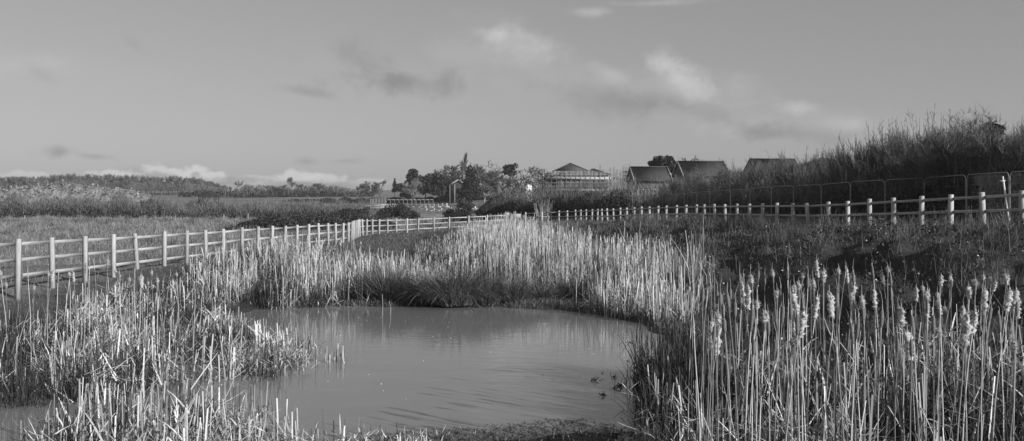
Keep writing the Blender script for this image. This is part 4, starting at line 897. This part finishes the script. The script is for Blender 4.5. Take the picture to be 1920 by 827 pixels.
# ------------------------------------------------------------------ grasses
def grass_layer(name, label, poly, n, L, w, m, seed, cl=40, s=.35, th0=(0, .7), th1=(.1, 1.3), K=3, tone=(0, 1), mask=None, sink=.03):
    rng = np.random.default_rng(seed); p = clumpy(rng, poly, n, cl, s)
    if mask is not None: p = p[mask(p, rng)]
    mb = MB(); d = np.hypot(p[:, 0], p[:, 1]); wd = rng.uniform(w[0], w[1], len(p)) * np.clip(d / 25, 1, 4)
    mb.blades(rng, on_ground(p, sink), L, wd, th0, th1, K, .08, tone=tone); return tag(mb.build(name, MT[m]), label, kind='stuff')
outside = lambda p, rng: sdist(p[:, 0], p[:, 1], POND) > .15
RSLOPE = [(4.2, 12), (14, 12), (14, 26), (13.4, 29), (12.7, 36), (12, 43), (11, 52), (9.8, 61), (8.3, 70), (6.5, 80), (4.5, 88), (0, 87), (-1, 62), (3, 50), (5, 40), (6, 30), (4.4, 27)]
grass_layer('bank_grass', 'dark rough grass in tufts on the right hand slope', RSLOPE, 34000, (.08, .26), (.006, .014), 'grass', 201, 26, .22, mask=outside, tone=(0, .8))
grass_layer('bank_turf', 'matted dark turf covering the right hand slope', RSLOPE, 100000, (.05, .16), (.007, .016), 'grass', 211, 400, 2.5, th0=(0, 1.2), mask=outside, tone=(-.1, .45))
def slope_cover():
    rng = np.random.default_rng(212); p = sample(rng, RSLOPE, 60000); f = np.sin(p[:, 0] * 1.9 + 1) * np.sin(p[:, 1] * .8) + .8 * np.sin(p[:, 0] * 3.7 - p[:, 1] * 1.3) + .6 * np.sin(p[:, 1] * 2.6 + 2); k = (f + rng.normal(0, .35, len(f)) > .55) & outside(p, rng) & (p[:, 0] > 3); p = p[k]
    c = np.column_stack([p, gz(p[:, 0], p[:, 1]) + rng.random(len(p)) ** 1.5 * .42]); mb = MB(); mb.leaves(rng, c, (.02, .055)); tag(mb.build('bramble_cover', MT['bramble']), 'dark trailing brambles in patches on the right hand slope', kind='stuff')
    p = sample(rng, RSLOPE, 1500); p = p[outside(p, rng)]; c = np.column_stack([p, gz(p[:, 0], p[:, 1]) + rng.uniform(.03, .3, len(p))]); mb = MB(); mb.leaves(rng, c, (.012, .035), (.3, 1)); tag(mb.build('dead_leaves', MT['reed']), 'pale dead leaves caught in the slope grass', kind='stuff')
slope_cover()
grass_layer('dry_grass', 'scattered pale dead grass stalks on the right hand slope', RSLOPE, 4200, (.25, .75), (.005, .009), 'straw', 202, 8, .25, th1=(-.2, .5), mask=outside, tone=(0, .7))
FTOP = [(p[0] - 1.1, p[1]) for p in RP[:26]] + [(p[0] + .7, p[1]) for p in RP[25::-1]]
grass_layer('weeds', 'tall rough weeds along the foot of the right fence', FTOP, 6500, (.2, .7), (.005, .012), 'grass', 203, 14, .2, th1=(-.2, .7), tone=(.1, 1))
grass_layer('weeds', 'pale bent stalks along the foot of the right fence', FTOP, 1600, (.4, 1.0), (.006, .010), 'straw', 204, 6, .15, th1=(-.2, .7), tone=(0, .8))
LSTRIP = [(-12.6, 15), (-12.5, 26), (-11.8, 35), (-10.7, 45), (-9.9, 57), (-10.3, 68), (-10.0, 76), (-6, 85), (0, 86), (-2.5, 62), (-3.5, 50), (-4, 36), (-6, 29), (-9, 24), (-9.5, 15)]
grass_layer('bank_grass', 'short dark grass between the left fence and the reeds', LSTRIP, 46000, (.06, .2), (.006, .014), 'grass', 205, 30, .4, mask=outside, tone=(0, .75))
LFIELD = [(-12.8, 18), (-12.2, 36), (-10.9, 50), (-10.6, 66), (-11.5, 73), (-7, 88), (4, 92), (6, 118), (-10, 128), (-66, 134), (-66, 110), (-30, 45), (-20, 20)]
grass_layer('field_grass', 'rough pale tussocky grass in the field beyond the left fence', LFIELD, 110000, (.12, .45), (.005, .011), 'straw', 206, 140, 1.1, th0=(0, 1.0), tone=(0, 1))
grass_layer('field_grass', 'darker coarse grass patches in the field beyond the left fence', LFIELD, 50000, (.1, .4), (.006, .012), 'grass', 207, 260, 1.8, th0=(0, 1.0), tone=(0, 1))
grass_layer('grass_tussocks', 'pale standing tussocks scattered in the field beyond the left fence', LFIELD, 15000, (.35, .85), (.006, .011), 'straw', 209, 70, .28, th0=(0, .8), tone=(.3, 1))
grass_layer('grass_tussocks', 'dark sunken tussocks scattered in the field beyond the left fence', LFIELD, 15000, (.25, .7), (.006, .011), 'sedge', 210, 90, .4, th0=(0, .9), tone=(0, .6))
RTRACK = [(13.9, 24), (13.3, 35), (12.6, 44), (11.4, 56), (9, 72), (7, 84), (14, 84), (17, 60), (18.5, 36), (19, 24)]
grass_layer('weeds', 'straggling grass between the right fence and the mesh fence', RTRACK, 16000, (.1, .45), (.006, .012), 'straw', 208, 20, .3, tone=(0, .6))
def hollow_bushes():
    for k, (x, y, D, r) in enumerate(((1480, 430, 34, 1.0), (1450, 436, 33, .8), (1500, 440, 32, .7), (1880, 425, 22, .7), (1210, 424, 52, 1.2), (1420, 412, 40, .8), (1300, 470, 27.5, .5))):
        rng = np.random.default_rng(220 + k); p = P(x, y, D); z = G(p[0], D); a = rng.uniform(0, 2 * pi, 420); rr = rng.random(420) ** .5 * r * .6
        b = np.column_stack([rr * np.cos(a), rr * np.sin(a), rng.uniform(-.05, .25, 420)]); mb = MB(); mb.blades(rng, b, (.25 * r, .85 * r), (.006, .012), (0, .8), (-.3, .6), 3, .1, tone=(0, .7))
        labs = ['largest dark twiggy weed clump on the slope below the right fence', 'dark weed clump left of the largest clump on the slope', 'low weed clump right of the largest clump on the slope', 'dry weed clump under the fence near the right edge', 'grey weed clump on the far part of the right slope', 'small weed clump near the fence foot above the largest clump', 'small weed clump on the bank left of the seed heads']
        tag(mb.build('weed_clump', MT['grass' if k != 4 else 'softtwig'], loc=(p[0], p[1], z)), labs[k], 'weeds', 'weed clumps on the right slope')
hollow_bushes()

# ------------------------------------------------------------------ reed beds
def reed_bed(name, label, poly, n, H, seed, cl=14, s=.12, w=(.008, .016), stem=.35, lean=.35, kink=.35, tone=(.15, 1), litter=.25, m='reed', hmap=None, K=5, hole=0.0):
    """upright cut stems, bent leaves and flattened litter"""
    rng = np.random.default_rng(seed); p = clumpy(rng, poly, int(n * 1.25), cl, s)
    f = sum(np.sin(p[:, 0] * k * cos(a) * 2.2 + p[:, 1] * k * sin(a) * 2.2 + ph) / k ** .5 for k, a, ph in ((.9, .4, 1), (1.6, 2.1, 4), (2.7, 1.2, 2), (4.1, 2.8, 5), (1.2, 3.0, .5)))
    if m == 'reed': p = p[f + rng.normal(0, .45, len(p)) > -.75 + hole]
    else: p = p[f + rng.normal(0, .8, len(p)) < .4]
    n = len(p); b = on_ground(p); hm = np.ones(n) if hmap is None else hmap(p)
    u = rng.random(n); mb = MB()
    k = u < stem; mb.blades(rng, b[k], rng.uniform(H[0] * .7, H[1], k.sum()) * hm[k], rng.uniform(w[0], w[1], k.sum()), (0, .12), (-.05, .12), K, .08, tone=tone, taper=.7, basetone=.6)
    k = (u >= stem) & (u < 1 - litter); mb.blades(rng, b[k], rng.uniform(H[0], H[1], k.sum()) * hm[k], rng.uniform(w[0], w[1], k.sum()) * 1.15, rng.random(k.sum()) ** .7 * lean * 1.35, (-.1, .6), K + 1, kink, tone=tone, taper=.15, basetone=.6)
    k = u >= 1 - litter; up = np.zeros((k.sum(), 3)); up[:, 2] = rng.random(k.sum()) ** 1.2 * .62 * H[1] * hm[k]      # broken leaves caught at all heights
    mb.blades(rng, b[k] + up, rng.uniform(.22, .62, k.sum()) * H[1] * .8 * hm[k], rng.uniform(w[0], w[1], k.sum()) * 1.1, (.5, 2.1), (-.4, .6), K, .45, tone=(.1, tone[1]), taper=.3)
    return tag(mb.build(name, MT[m]), label, kind='stuff')
LB = [(-3.3, 18.5), (-4.3, 20.6), (-6.3, 22.6), (-7.4, 25), (-9.3, 27.5), (-10.6, 27), (-10.4, 14.6), (-7.4, 14.3), (-6.3, 14.7), (-5.5, 15.5), (-4.9, 16.5), (-4.2, 16.6)]
hl = lambda p: np.interp(p[:, 0], [-10, -7, -5, -3.3], [.85, 1.0, .85, .5]) * np.interp(p[:, 1], [14, 18, 21, 27], [1.08, .95, .72, .7])
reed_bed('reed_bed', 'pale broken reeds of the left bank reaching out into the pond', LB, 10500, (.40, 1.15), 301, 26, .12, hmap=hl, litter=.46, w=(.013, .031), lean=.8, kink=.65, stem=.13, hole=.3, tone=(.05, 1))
reed_bed('reed_bed', 'dark dead leaves low in the left bank reeds', LB, 11000, (.45, 1.1), 302, 120, .22, m='reed_dark', hmap=hl, litter=.35)
TIP = [(-3.55, 18.6), (-3.2, 18.75), (-3.05, 18.4), (-3.3, 18.2)]
reed_bed('reed_tuft', 'small tuft of cut reeds at the tip of the left bank reeds', TIP, 46, (.2, .5), 303, 12, .06, stem=.7, litter=.1, w=(.016, .026))
NB = [(-5.1, 12.0), (-4.7, 12.8), (-3.6, 13.3), (-2.7, 13.0), (-1.9, 12.7), (-1.0, 12.5), (-.9, 10.6), (-5.3, 10.2)]
hn = lambda p: np.interp(p[:, 0], [-6, -4, -3, -2, -1], [.95, 1.0, .75, .4, .28])
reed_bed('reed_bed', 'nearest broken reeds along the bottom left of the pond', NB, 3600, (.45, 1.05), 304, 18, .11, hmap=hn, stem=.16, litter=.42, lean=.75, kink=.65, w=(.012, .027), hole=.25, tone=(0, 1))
reed_bed('reed_bed', 'dark drooping leaves among the nearest reeds at bottom left', [(-5.2, 12.1), (-4.5, 12.8), (-3.6, 12.4), (-3.6, 10.8), (-5.4, 10.8)], 2600, (.4, .9), 305, 60, .2, m='reed_dark', stem=.1, lean=.8, litter=.3)
FL = [(-8.9, 27.0), (-7.6, 26.6), (-6.0, 27.2), (-4.2, 27.9), (-3.5, 28.6), (-4.3, 31), (-5.4, 34), (-7, 38), (-9, 38), (-10.2, 31)]
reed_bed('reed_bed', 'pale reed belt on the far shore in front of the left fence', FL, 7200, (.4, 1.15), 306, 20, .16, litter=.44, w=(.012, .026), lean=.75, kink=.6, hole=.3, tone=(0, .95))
reed_bed('reed_bed', 'dark gaps of old leaves in the reed belt before the left fence', FL, 6500, (.3, .95), 307, 70, .3, m='reed_dark')
FL2 = [(-5.6, 33), (-3.4, 29.6), (-1.8, 30), (-2.2, 36), (-4.0, 38), (-6, 37)]
reed_bed('reed_bed', 'low sparse pale reeds before the dark grass left of centre', FL2, 1900, (.3, .8), 308, 12, .2, w=(.014, .026), litter=.3, lean=.6, kink=.4)
FM = [(-3.2, 30.4), (-1, 29.4), (1.2, 29), (2.0, 28.0), (3.0, 27.0), (3.9, 27.4), (4.3, 30), (3.7, 34), (2.7, 39), (1.3, 46), (.6, 55), (-.8, 60), (-4.0, 58), (-4.2, 48), (-3.8, 38)]
hm_ = lambda p: np.interp(p[:, 1], [28, 31, 40, 60], [.62, .85, .95, 1.0]) * np.interp(p[:, 0] - np.interp(p[:, 1], [26, 40, 60], [5.8, 3.2, 0]), [-2, 0], [1, .85]) * np.interp(p[:, 0] - np.interp(p[:, 1], [28, 36, 48, 60], [-3, -3.2, -3.7, -3.9]), [0, 1.4, 3.4], [.35, .72, 1.0])
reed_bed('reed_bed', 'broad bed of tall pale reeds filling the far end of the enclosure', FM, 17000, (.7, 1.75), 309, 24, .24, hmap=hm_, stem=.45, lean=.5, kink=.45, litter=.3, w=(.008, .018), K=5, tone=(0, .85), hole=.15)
reed_bed('reed_bed', 'old dark leaves at the foot of the far reeds', FM, 11000, (.4, 1.2), 310, 60, .4, m='reed_dark', w=(.012, .022))
SH = [(1.8, 26.2), (2.5, 25.2), (3.3, 24.2), (3.4, 22.8), (4.0, 22.8), (4.4, 25), (4.2, 26.8), (2.2, 27.4)]
reed_bed('reed_bed', 'short cut reed stubs standing on the far right shore', SH, 1000, (.3, 1.0), 311, 9, .1, stem=.5, litter=.3, lean=.5, w=(.014, .026))
reed_bed('reed_bed', 'thin scattered reed stems between the far bed and the right slope', [(3.0, 27.2), (3.8, 24.5), (4.6, 23.5), (5.2, 26), (5.8, 30), (5.2, 34), (3.6, 39), (2.6, 39), (3.7, 34), (4.3, 30)], 650, (.6, 1.6), 315, 7, .14, stem=.55, lean=.4, litter=.2, w=(.010, .018))
RB = [(1.95, 15.6), (2.3, 16.9), (3.2, 17.0), (4.4, 15.0), (6.0, 13.4), (9.5, 12.8), (9.5, 7.2), (1.5, 7.0), (1.75, 12.0)]
hr = lambda p: np.interp(p[:, 0], [1.6, 2.6, 4, 8], [.72, .9, 1, 1]) * np.interp(p[:, 1], [7, 10, 13, 16], [.85, 1, .95, .72])
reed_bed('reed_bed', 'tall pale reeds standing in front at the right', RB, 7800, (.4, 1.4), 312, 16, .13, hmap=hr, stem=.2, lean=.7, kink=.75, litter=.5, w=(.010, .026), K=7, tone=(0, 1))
reed_bed('reed_bed', 'dark dead leaves deep in the right hand reeds', RB, 9000, (.5, 1.3), 313, 30, .2, m='reed_dark', hmap=hr, stem=.2, lean=.5, litter=.3, w=(.008, .016), K=6)
RE = [(1.9, 15.8), (2.3, 17.0), (3.1, 16.8), (2.9, 13.5), (2.2, 12.2), (1.75, 12.2)]
reed_bed('reed_bed', 'dense dark edge of the right hand reeds at the water', RE, 2200, (.6, 1.3), 314, 30, .14, m='reed_dark', stem=.3, lean=.3, litter=.25, w=(.010, .018), K=5)

# sedge tussocks along the far shore
for k, (x, y, r, n, dr, lab) in enumerate(((850, 580, 1.25, 2200, 1.0, 'largest dark drooping sedge tussock in the middle of the far shore'), (905, 578, 1.0, 1600, .9, 'dark sedge tussock touching the largest tussock on its right'), (722, 574, 1.0, 1700, .55, 'upright dark rush clump at the left of the far shore'), (755, 575, .8, 800, .6, 'low rush clump between the upright clump and the largest tussock'),
        (965, 577, .8, 800, .8, 'low dark tussock right of the pair in mid shore'), (1015, 576, .5, 600, .9, 'small dark tussock right of mid shore'), (1085, 573, .8, 700, 1.2, 'sedge tussock combed over to the left near the right end of the far shore'), (800, 577, .8, 700, 1.1, 'flattened sedge tussock at the left foot of the largest tussock'))):
    rng = np.random.default_rng(330 + k); X, Y = PW(x, y - 2); a = rng.uniform(0, 2 * pi, n); rr = rng.random(n) ** .6 * r * .45
    b = np.column_stack([rr * np.cos(a), rr * np.sin(a) * .7, rng.uniform(0, .08, n)]); mb = MB()
    mb.blades(rng, b, (.55 * r, 1.25 * r), (.010, .019), (.05, .95), (.9 * dr, 1.9 * dr), 7, 0, az=(a + rng.normal(0, .5, n)), tone=(0, 1), taper=.1)
    tag(mb.build('sedge_tussock', MT['sedge'], loc=(X, Y + .35, max(G(X, Y + .35), 0) - .03)), lab, 'tussock', 'sedge tussocks on the far shore')
rng = np.random.default_rng(345)
SHO = [(-6.5, 27.3), (-2, 27.6), (0, 27.4), (1.4, 26.6), (2.4, 25.5), (3.4, 24), (3.6, 21), (4.2, 21), (4.2, 25.2), (2.4, 27.4), (0, 28.6), (-6.8, 28.6)]
grass_layer('shore_grass', 'short dark grass and mud litter along the far shore', SHO, 8000, (.05, .22), (.008, .014), 'sedge', 346, 20, .2, tone=(0, .9))

# ------------------------------------------------------------------ cattails with seed heads
def make_cattail(rng, H, kind, nleaf):
    t = empty('cattail'); bend = rng.normal(0, .05, 2); K = 9
    zs = np.linspace(-.15, H, K); cx = bend[0] * (zs / H) ** 2 * 1.5 + rng.normal(0, .004, K); cy = bend[1] * (zs / H) ** 2 * 1.5
    MB().path(np.column_stack([cx, cy, zs]), np.linspace(.0075, .0042, K), 6, rng.uniform(.2, .8)).build('stem', MT['reed'], t, smooth=True)
    hl_ = rng.uniform(.13, .21); top = H - rng.uniform(.02, .06); n = 10; m = 14
    def lathe(rad, z0, z1, jit, tone, name, mt, par, rr=rng):
        V = []
        for i in range(m + 1):
            f = i / m; z = z0 + (z1 - z0) * f; x0 = np.interp(z, zs, cx); y0 = np.interp(z, zs, cy); e = min(1, (np.sin(pi * min(max(f, .02), .98))) ** .28)
            ox, oy = rr.normal(0, jit * .55, 2)
            for k in range(n):
                a = 2 * pi * k / n; r = max(.001, rad * e * (1 + 0) + rr.normal(0, jit)); V.append((x0 + ox + r * cos(a), y0 + oy + r * sin(a), z + rr.normal(0, jit * .5)))
        mb = MB(); mb.add(V, [(i * n + k, i * n + (k + 1) % n, (i + 1) * n + (k + 1) % n, (i + 1) * n + k) for i in range(m) for k in range(n)], tone)
        if jit > .003:
            k = rr.integers(0, len(V), 260); c = np.array(V)[k]; mb.blades(rr, c, (.012, .04), (.003, .006), (0, 2.6), (-.5, .5), 2, 0, tone=(.4, 1))
        return mb.build(name, MT[mt], par)
    if kind == 'intact': hd = lathe(rng.uniform(.016, .019), top - hl_, top, .0012, .5, 'seed_head', 'head', t)
    elif kind == 'half':
        hd = lathe(.0135, top - hl_, top, .001, .5, 'seed_head', 'head', t); lathe(rng.uniform(.017, .022), top - hl_ * rng.uniform(.3, .5), top + .01, .006, .7, 'fluff', 'fluff', hd)
        # torn fluff down the sunny side
    elif kind == 'burst':
        hd = lathe(.010, top - hl_, top, .001, .5, 'seed_head', 'head', t); lathe(rng.uniform(.020, .028), top - hl_ * 1.15, top + .015, .010, .8, 'fluff', 'fluff', hd)
    else: hd = lathe(.007, top - hl_ * .7, top, .002, .6, 'seed_head', 'fluff', t)
    xt, yt = np.interp(top, zs, cx), np.interp(top, zs, cy); MB().path([(xt, yt, top - .01), (xt + .004, yt, top + .06), (xt + rng.normal(0, .01), yt, top + rng.uniform(.08, .16))], [.003, .002, .001], 4, .6).build('spike', MT['reed'], t)
    for _ in range(nleaf):
        mb = MB(); mb.blades(rng, [(0, 0, -.1)], (H * .35, H * .75), (.012, .020), (.04, .4), (0, .9), 8, .75, tone=(.2, .9), taper=.2); mb.build('leaf', MT['reed'], t)
    return t
def copy_tree(o, parent=None):
    c = o.copy(); C.objects.link(c); c.parent = parent
    for ch in o.children: copy_tree(ch, c)
    return c
rngc = np.random.default_rng(400)
PROTO = {}; USED = set()
for kind, cnt in (('intact', 5), ('half', 5), ('burst', 6), ('thin', 4)):
    PROTO[kind] = [(make_cattail(rngc, 2.0, kind, 2 if kind != 'thin' else 1), i) for i in range(cnt)]
def cattail(X, Y, z, top_z, kind, label, group, lean=.03):
    src, i = PROTO[kind][rngc.integers(0, len(PROTO[kind]))]; key = (kind, i)
    if key in USED: o = copy_tree(src)
    else: o = src; USED.add(key)
    s = (top_z - z) / 2.0; o.location = (X, Y, z); o.scale = (1 * max(s, .75) ** .3, max(s, .75) ** .3, s); o.rotation_euler = (rngc.normal(0, lean), rngc.normal(0, lean), rngc.uniform(0, 6.28))
    tag(o, label, 'cattail', group)
WORDS = dict(intact='dark whole head', half='half fluffy head', burst='burst fluffy head', thin='thin worn head')
c7 = [(12,150,'intact'),(62,120,'intact'),(150,105,'intact'),(190,215,'burst'),(225,140,'half'),(248,160,'intact'),(260,270,'intact'),(365,105,'half'),(340,290,'intact'),(430,90,'intact'),(465,50,'intact'),(497,130,'half'),(510,280,'intact'),(525,220,'half'),(565,210,'half'),(597,145,'intact'),(600,320,'burst'),(620,280,'burst'),(650,210,'half'),(707,175,'half'),(735,10,'burst'),(770,100,'burst'),(755,190,'intact'),(850,110,'thin'),(895,90,'half'),(935,180,'burst'),(965,130,'burst'),(950,320,'burst'),(1030,90,'burst'),(1058,120,'intact'),(1170,340,'half'),(390,440,'burst'),(80,265,'burst'),(410,530,'burst'),(480,380,'intact'),(985,370,'half'),(100,380,'half'),(20,310,'intact')]
c8 = [(30,260,'burst'),(60,20,'intact'),(125,35,'half'),(150,75,'burst'),(210,95,'intact'),(255,240,'intact'),(270,380,'intact'),(365,245,'burst'),(480,215,'half'),(495,330,'burst'),(590,120,'burst'),(640,105,'burst'),(680,150,'intact'),(600,270,'half'),(710,320,'burst'),(710,440,'burst'),(778,430,'burst'),(825,255,'half'),(870,210,'burst'),(880,390,'intact'),(915,160,'half'),(945,120,'half'),(925,260,'burst'),(975,170,'burst'),(980,250,'burst'),(1025,140,'half'),(1050,240,'burst'),(1040,345,'intact'),(1140,110,'burst'),(1160,270,'burst'),(1190,250,'burst'),(1225,330,'burst'),(1265,110,'half'),(1265,310,'burst'),(1340,190,'half'),(1355,300,'burst')]
heads = [(1380 + a / 4.596, 480 + b / 4.596, k) for a, b, k in c7] + [(1640 + a / 4.864, 490 + b / 4.864, k) for a, b, k in c8]
heads += [(1302, 545, 'intact'), (1312, 552, 'thin'), (1322, 538, 'intact'), (1333, 556, 'intact'), (1345, 540, 'intact'), (1352, 541, 'intact'), (1366, 535, 'intact'), (1290, 560, 'thin'), (1340, 580, 'half'), (1376, 560, 'intact')]
for i in range(46):
    x = rngc.uniform(1300, 1915); heads.append((x, np.interp(x, [1300, 1500, 1900], [560, 530, 560]) + rngc.uniform(-10, 85), ('intact', 'half', 'intact', 'intact', 'burst', 'thin')[i % 6]))
nfront = 0
for x, y, k in heads:
    H = rngc.uniform(1.85, 2.25); D = (CZ + .05 - H) * F / (y + 6 - HY); D = min(max(D, 7.6), 14.5)
    X = (x - 960) / F * D; zt = CZ - (y - HY) / F * D; z = max(G(X, D), -.1)
    cattail(X, D, z, zt, k, 'cattail with a %s in the front reeds at the right' % WORDS[k], 'cattails in the front reeds at the right', .015); nfront += 1
c6 = [(45, 65), (62, 70), (140, 60), (150, 130), (195, 60), (213, 70), (240, 70), (275, 110), (315, 70), (348, 65), (375, 30), (398, 10), (432, 20), (465, 10), (500, 80), (520, 60), (560, 65), (590, 50), (620, 90), (640, 85), (680, 60), (705, 120), (730, 75), (745, 90), (770, 100), (800, 75), (860, 60), (885, 55), (30, 110), (540, 120), (582, 95), (610, 70), (495, 95), (655, 110)]
for i, (a, b) in enumerate(c6):
    x, y = a / 2.383, 480 + b / 2.383; k = ('half', 'intact', 'thin', 'half', 'burst')[i % 5]; D = rngc.uniform(16.5, 20.5)
    X = (x - 960) / F * D; zt = CZ - (y - HY) / F * D; z = max(G(X, D), -.1)
    cattail(X, D, z, zt, k, 'cattail with a %s above the left bank reeds' % WORDS[k], 'cattails above the left bank reeds')
n = 0
for i in range(70):
    x = rngc.uniform(385, 700); y = np.interp(x, [385, 450, 520, 600, 660, 700], [470, 452, 450, 446, 440, 446]) + abs(rngc.normal(0, 16)); D = rngc.uniform(27.5, 34); X = (x - 960) / F * D; zt = CZ - (y - HY) / F * D; z = max(G(X, D), -.05)
    if zt - z < .8: continue
    k = ('thin', 'half', 'thin', 'burst')[i % 4]; cattail(X, D, z, zt, k, 'cattail with a %s on the far shore before the left fence' % WORDS[k], 'cattails on the far shore before the left fence', .05)
for i in range(80):
    x = 960 + 385 * rngc.random() ** 1.35; y = np.interp(x, [960, 1100, 1200, 1280, 1345], [432, 436, 446, 448, 458]) + abs(rngc.normal(0, 18)); D = np.interp(x, [960, 1150, 1345], [35, 30, 25.5]) * rngc.uniform(.93, 1.1); X = (x - 960) / F * D; zt = CZ - (y - HY) / F * D; z = max(G(X, D), -.05)
    if zt - z < .8 or zt - z > 2.5: continue
    k = ('thin', 'half', 'burst', 'thin')[i % 4]; cattail(X, D, z, zt, k, 'cattail with a %s along the right side of the far reed bed' % WORDS[k], 'cattails at the right side of the far reed bed', .04)
for k_, lst in PROTO.items():
    for o, i in lst:
        if (k_, i) not in USED:
            for ch in list(o.children_recursive): bpy.data.objects.remove(ch)
            bpy.data.objects.remove(o)
# the far mass of seed heads: past counting
rng = np.random.default_rng(410); p = sample(rng, [q for q in FM], 900); z = gz(p[:, 0], p[:, 1]); Hh = rng.uniform(1.35, 1.85, len(p)) * hm_(p)
mb = MB(); top = np.column_stack([p[:, 0] + rng.normal(0, .05, len(p)), p[:, 1], z + Hh]); b0 = np.column_stack([p, z]); mb.segs(b0, top, .006, .005, 3, rng.uniform(.5, 1, len(p))); mb.segs(top - (0, 0, .16), top, rng.uniform(.009, .018, len(p)), .007, 5, rng.uniform(.2, .9, len(p)))
tag(mb.build('seed_stalks', MT['reed']), 'countless pale seed stalks of the far reed bed', kind='stuff')

# ------------------------------------------------------------------ litter in and on the water
rng = np.random.default_rng(420)
q = np.column_stack([rng.uniform(-1.9, 2.0, 19000), rng.uniform(11.2, 14.1, 19000)]); zz = gz(q[:, 0], q[:, 1])
k = zz + rng.normal(0, .018, len(q)) > -.045; q = q[k]; zz = np.maximum(zz[k], 0)
mb = MB(); mb.blades(rng, np.column_stack([q, zz + .003]), (.015, .08), (.005, .018), (1.05, 1.55), (-.3, .2), 2, 0, tone=(0, 1))
tag(mb.build('pond_weed', MT['reed_dark']), 'matted rotting weed on the shoal at the near edge of the pond', kind='stuff')
mb = MB(); k = rng.random(len(q)) < .06; mb.blades(rng, np.column_stack([q[k], zz[k] + .003]), (.02, .10), (.003, .007), (.2, 1.5), (-.3, .4), 3, .2, tone=(0, .6)); tag(mb.build('leaf_litter', MT['reed']), 'scattered pale plant litter on the near shoal', kind='stuff')
mb = MB(); q = np.column_stack([rng.uniform(-5, 3, 160), rng.uniform(12.5, 26.5, 160), np.full(160, .006)]); c = q; mb.leaves(rng, c, (.006, .016), (.6, 1)); tag(mb.build('floating_seeds', MT['fluff']), 'tiny pale seeds floating on the pond', kind='stuff')
for k, (x, y, L, lab) in enumerate(((1115, 714, .13, 'small dark curled leaf floating left of the other debris'), (1152, 729, .26, 'longest dark leaf floating flat near the reeds'), (1130, 742, .10, 'dark twig stub poking up below the other debris'), (1165, 721, .10, 'dark crumb floating above the longest leaf'), (1153, 708, .09, 'dark bit floating highest among the debris'), (1128, 700, .04, 'tiny dark speck floating above the curled leaf'), (1177, 678, .05, 'tiny dark speck floating farther out near the dead stalk'))):
    X, Y = PW(x, y); r2 = np.random.default_rng(430 + k); mb = MB(); n = 9 if L > .06 else 4
    mb.blades(r2, r2.normal(0, L * .2, (n, 3)) * (1, .5, 0) + (0, 0, .0), (L * .5, L), (.016, .035), (.8, 1.5), (-.6, .4), 3, .3, az=(0, 6.28) if k != 1 else (-.3, .3), tone=(0, 1)); mb.segs([(0, 0, -.02)], [(.01, 0, L * .7)], .006, .003, 5)
    tag(mb.build('floating_leaf', MT['debris'], loc=(X, Y, .004)), lab, 'debris', 'dark debris floating near the right reeds')
X, Y = PW(1197, 735); r2 = np.random.default_rng(440); mb = MB()
mb.path([(0, 0, -.1), (-.02, 0, .35), (-.05, 0, .6), (-.10, 0, .82)], [.014, .012, .01, .006], 6); mb.blades(r2, r2.normal(0, .05, (40, 3)) * (1, 1, 0) + (-.0, 0, .0), (.3, .75), (.014, .03), (0, .3), (0, 1.3), 6, .6, tone=(0, 1))
mb.blades(r2, np.array([(-.02, 0, .4), (-.05, 0, .6), (-.08, 0, .75), (0, 0, .3)]), (.2, .35), (.03, .05), (.9, 1.6), (.8, 1.6), 5, 0, tone=(0, 1))
tag(mb.build('dead_stalk', MT['debris'], loc=(X, Y, 0)), 'dark withered stalk standing alone in the water left of the right reeds', 'plant')
for x, y, h, lab in ((717, 592, .55, 'single pale reed stem standing in the water off the far left shore'), (732, 590, .35, 'short curved reed stem standing in the water right of the single stem')):
    X, Y = PW(x, y); mb = MB(); mb.path([(0, 0, -.2), (.01, 0, h * .5), (-.03 if h < .5 else .0, 0, h)], [.007, .006, .005], 6, .5); tag(mb.build('reed_stem', MT['reed'], loc=(X, Y, 0)), lab, 'reed')

# ------------------------------------------------------------------ the air
def haze():
    mb = MB(); x0, x1, y0, y1, z0, z1 = -4300, 4300, -4300, 4300, -2.6, 19
    mb.box(x0, x1, y0, y1, z0, z1); m = bpy.data.materials.new('haze_air'); m.use_nodes = True; nt = m.node_tree; nt.nodes.remove(nt.nodes['Principled BSDF'])
    v = nt.nodes.new('ShaderNodeVolumePrincipled'); v.inputs['Color'].default_value = (.9, .9, .9, 1); v.inputs['Density'].default_value = .00026; v.inputs['Anisotropy'].default_value = .2
    nt.links.new(v.outputs[0], nt.nodes['Material Output'].inputs['Volume']); tag(mb.build('haze', m), 'thin pale air between the viewer and the far wood', kind='stuff')
haze()
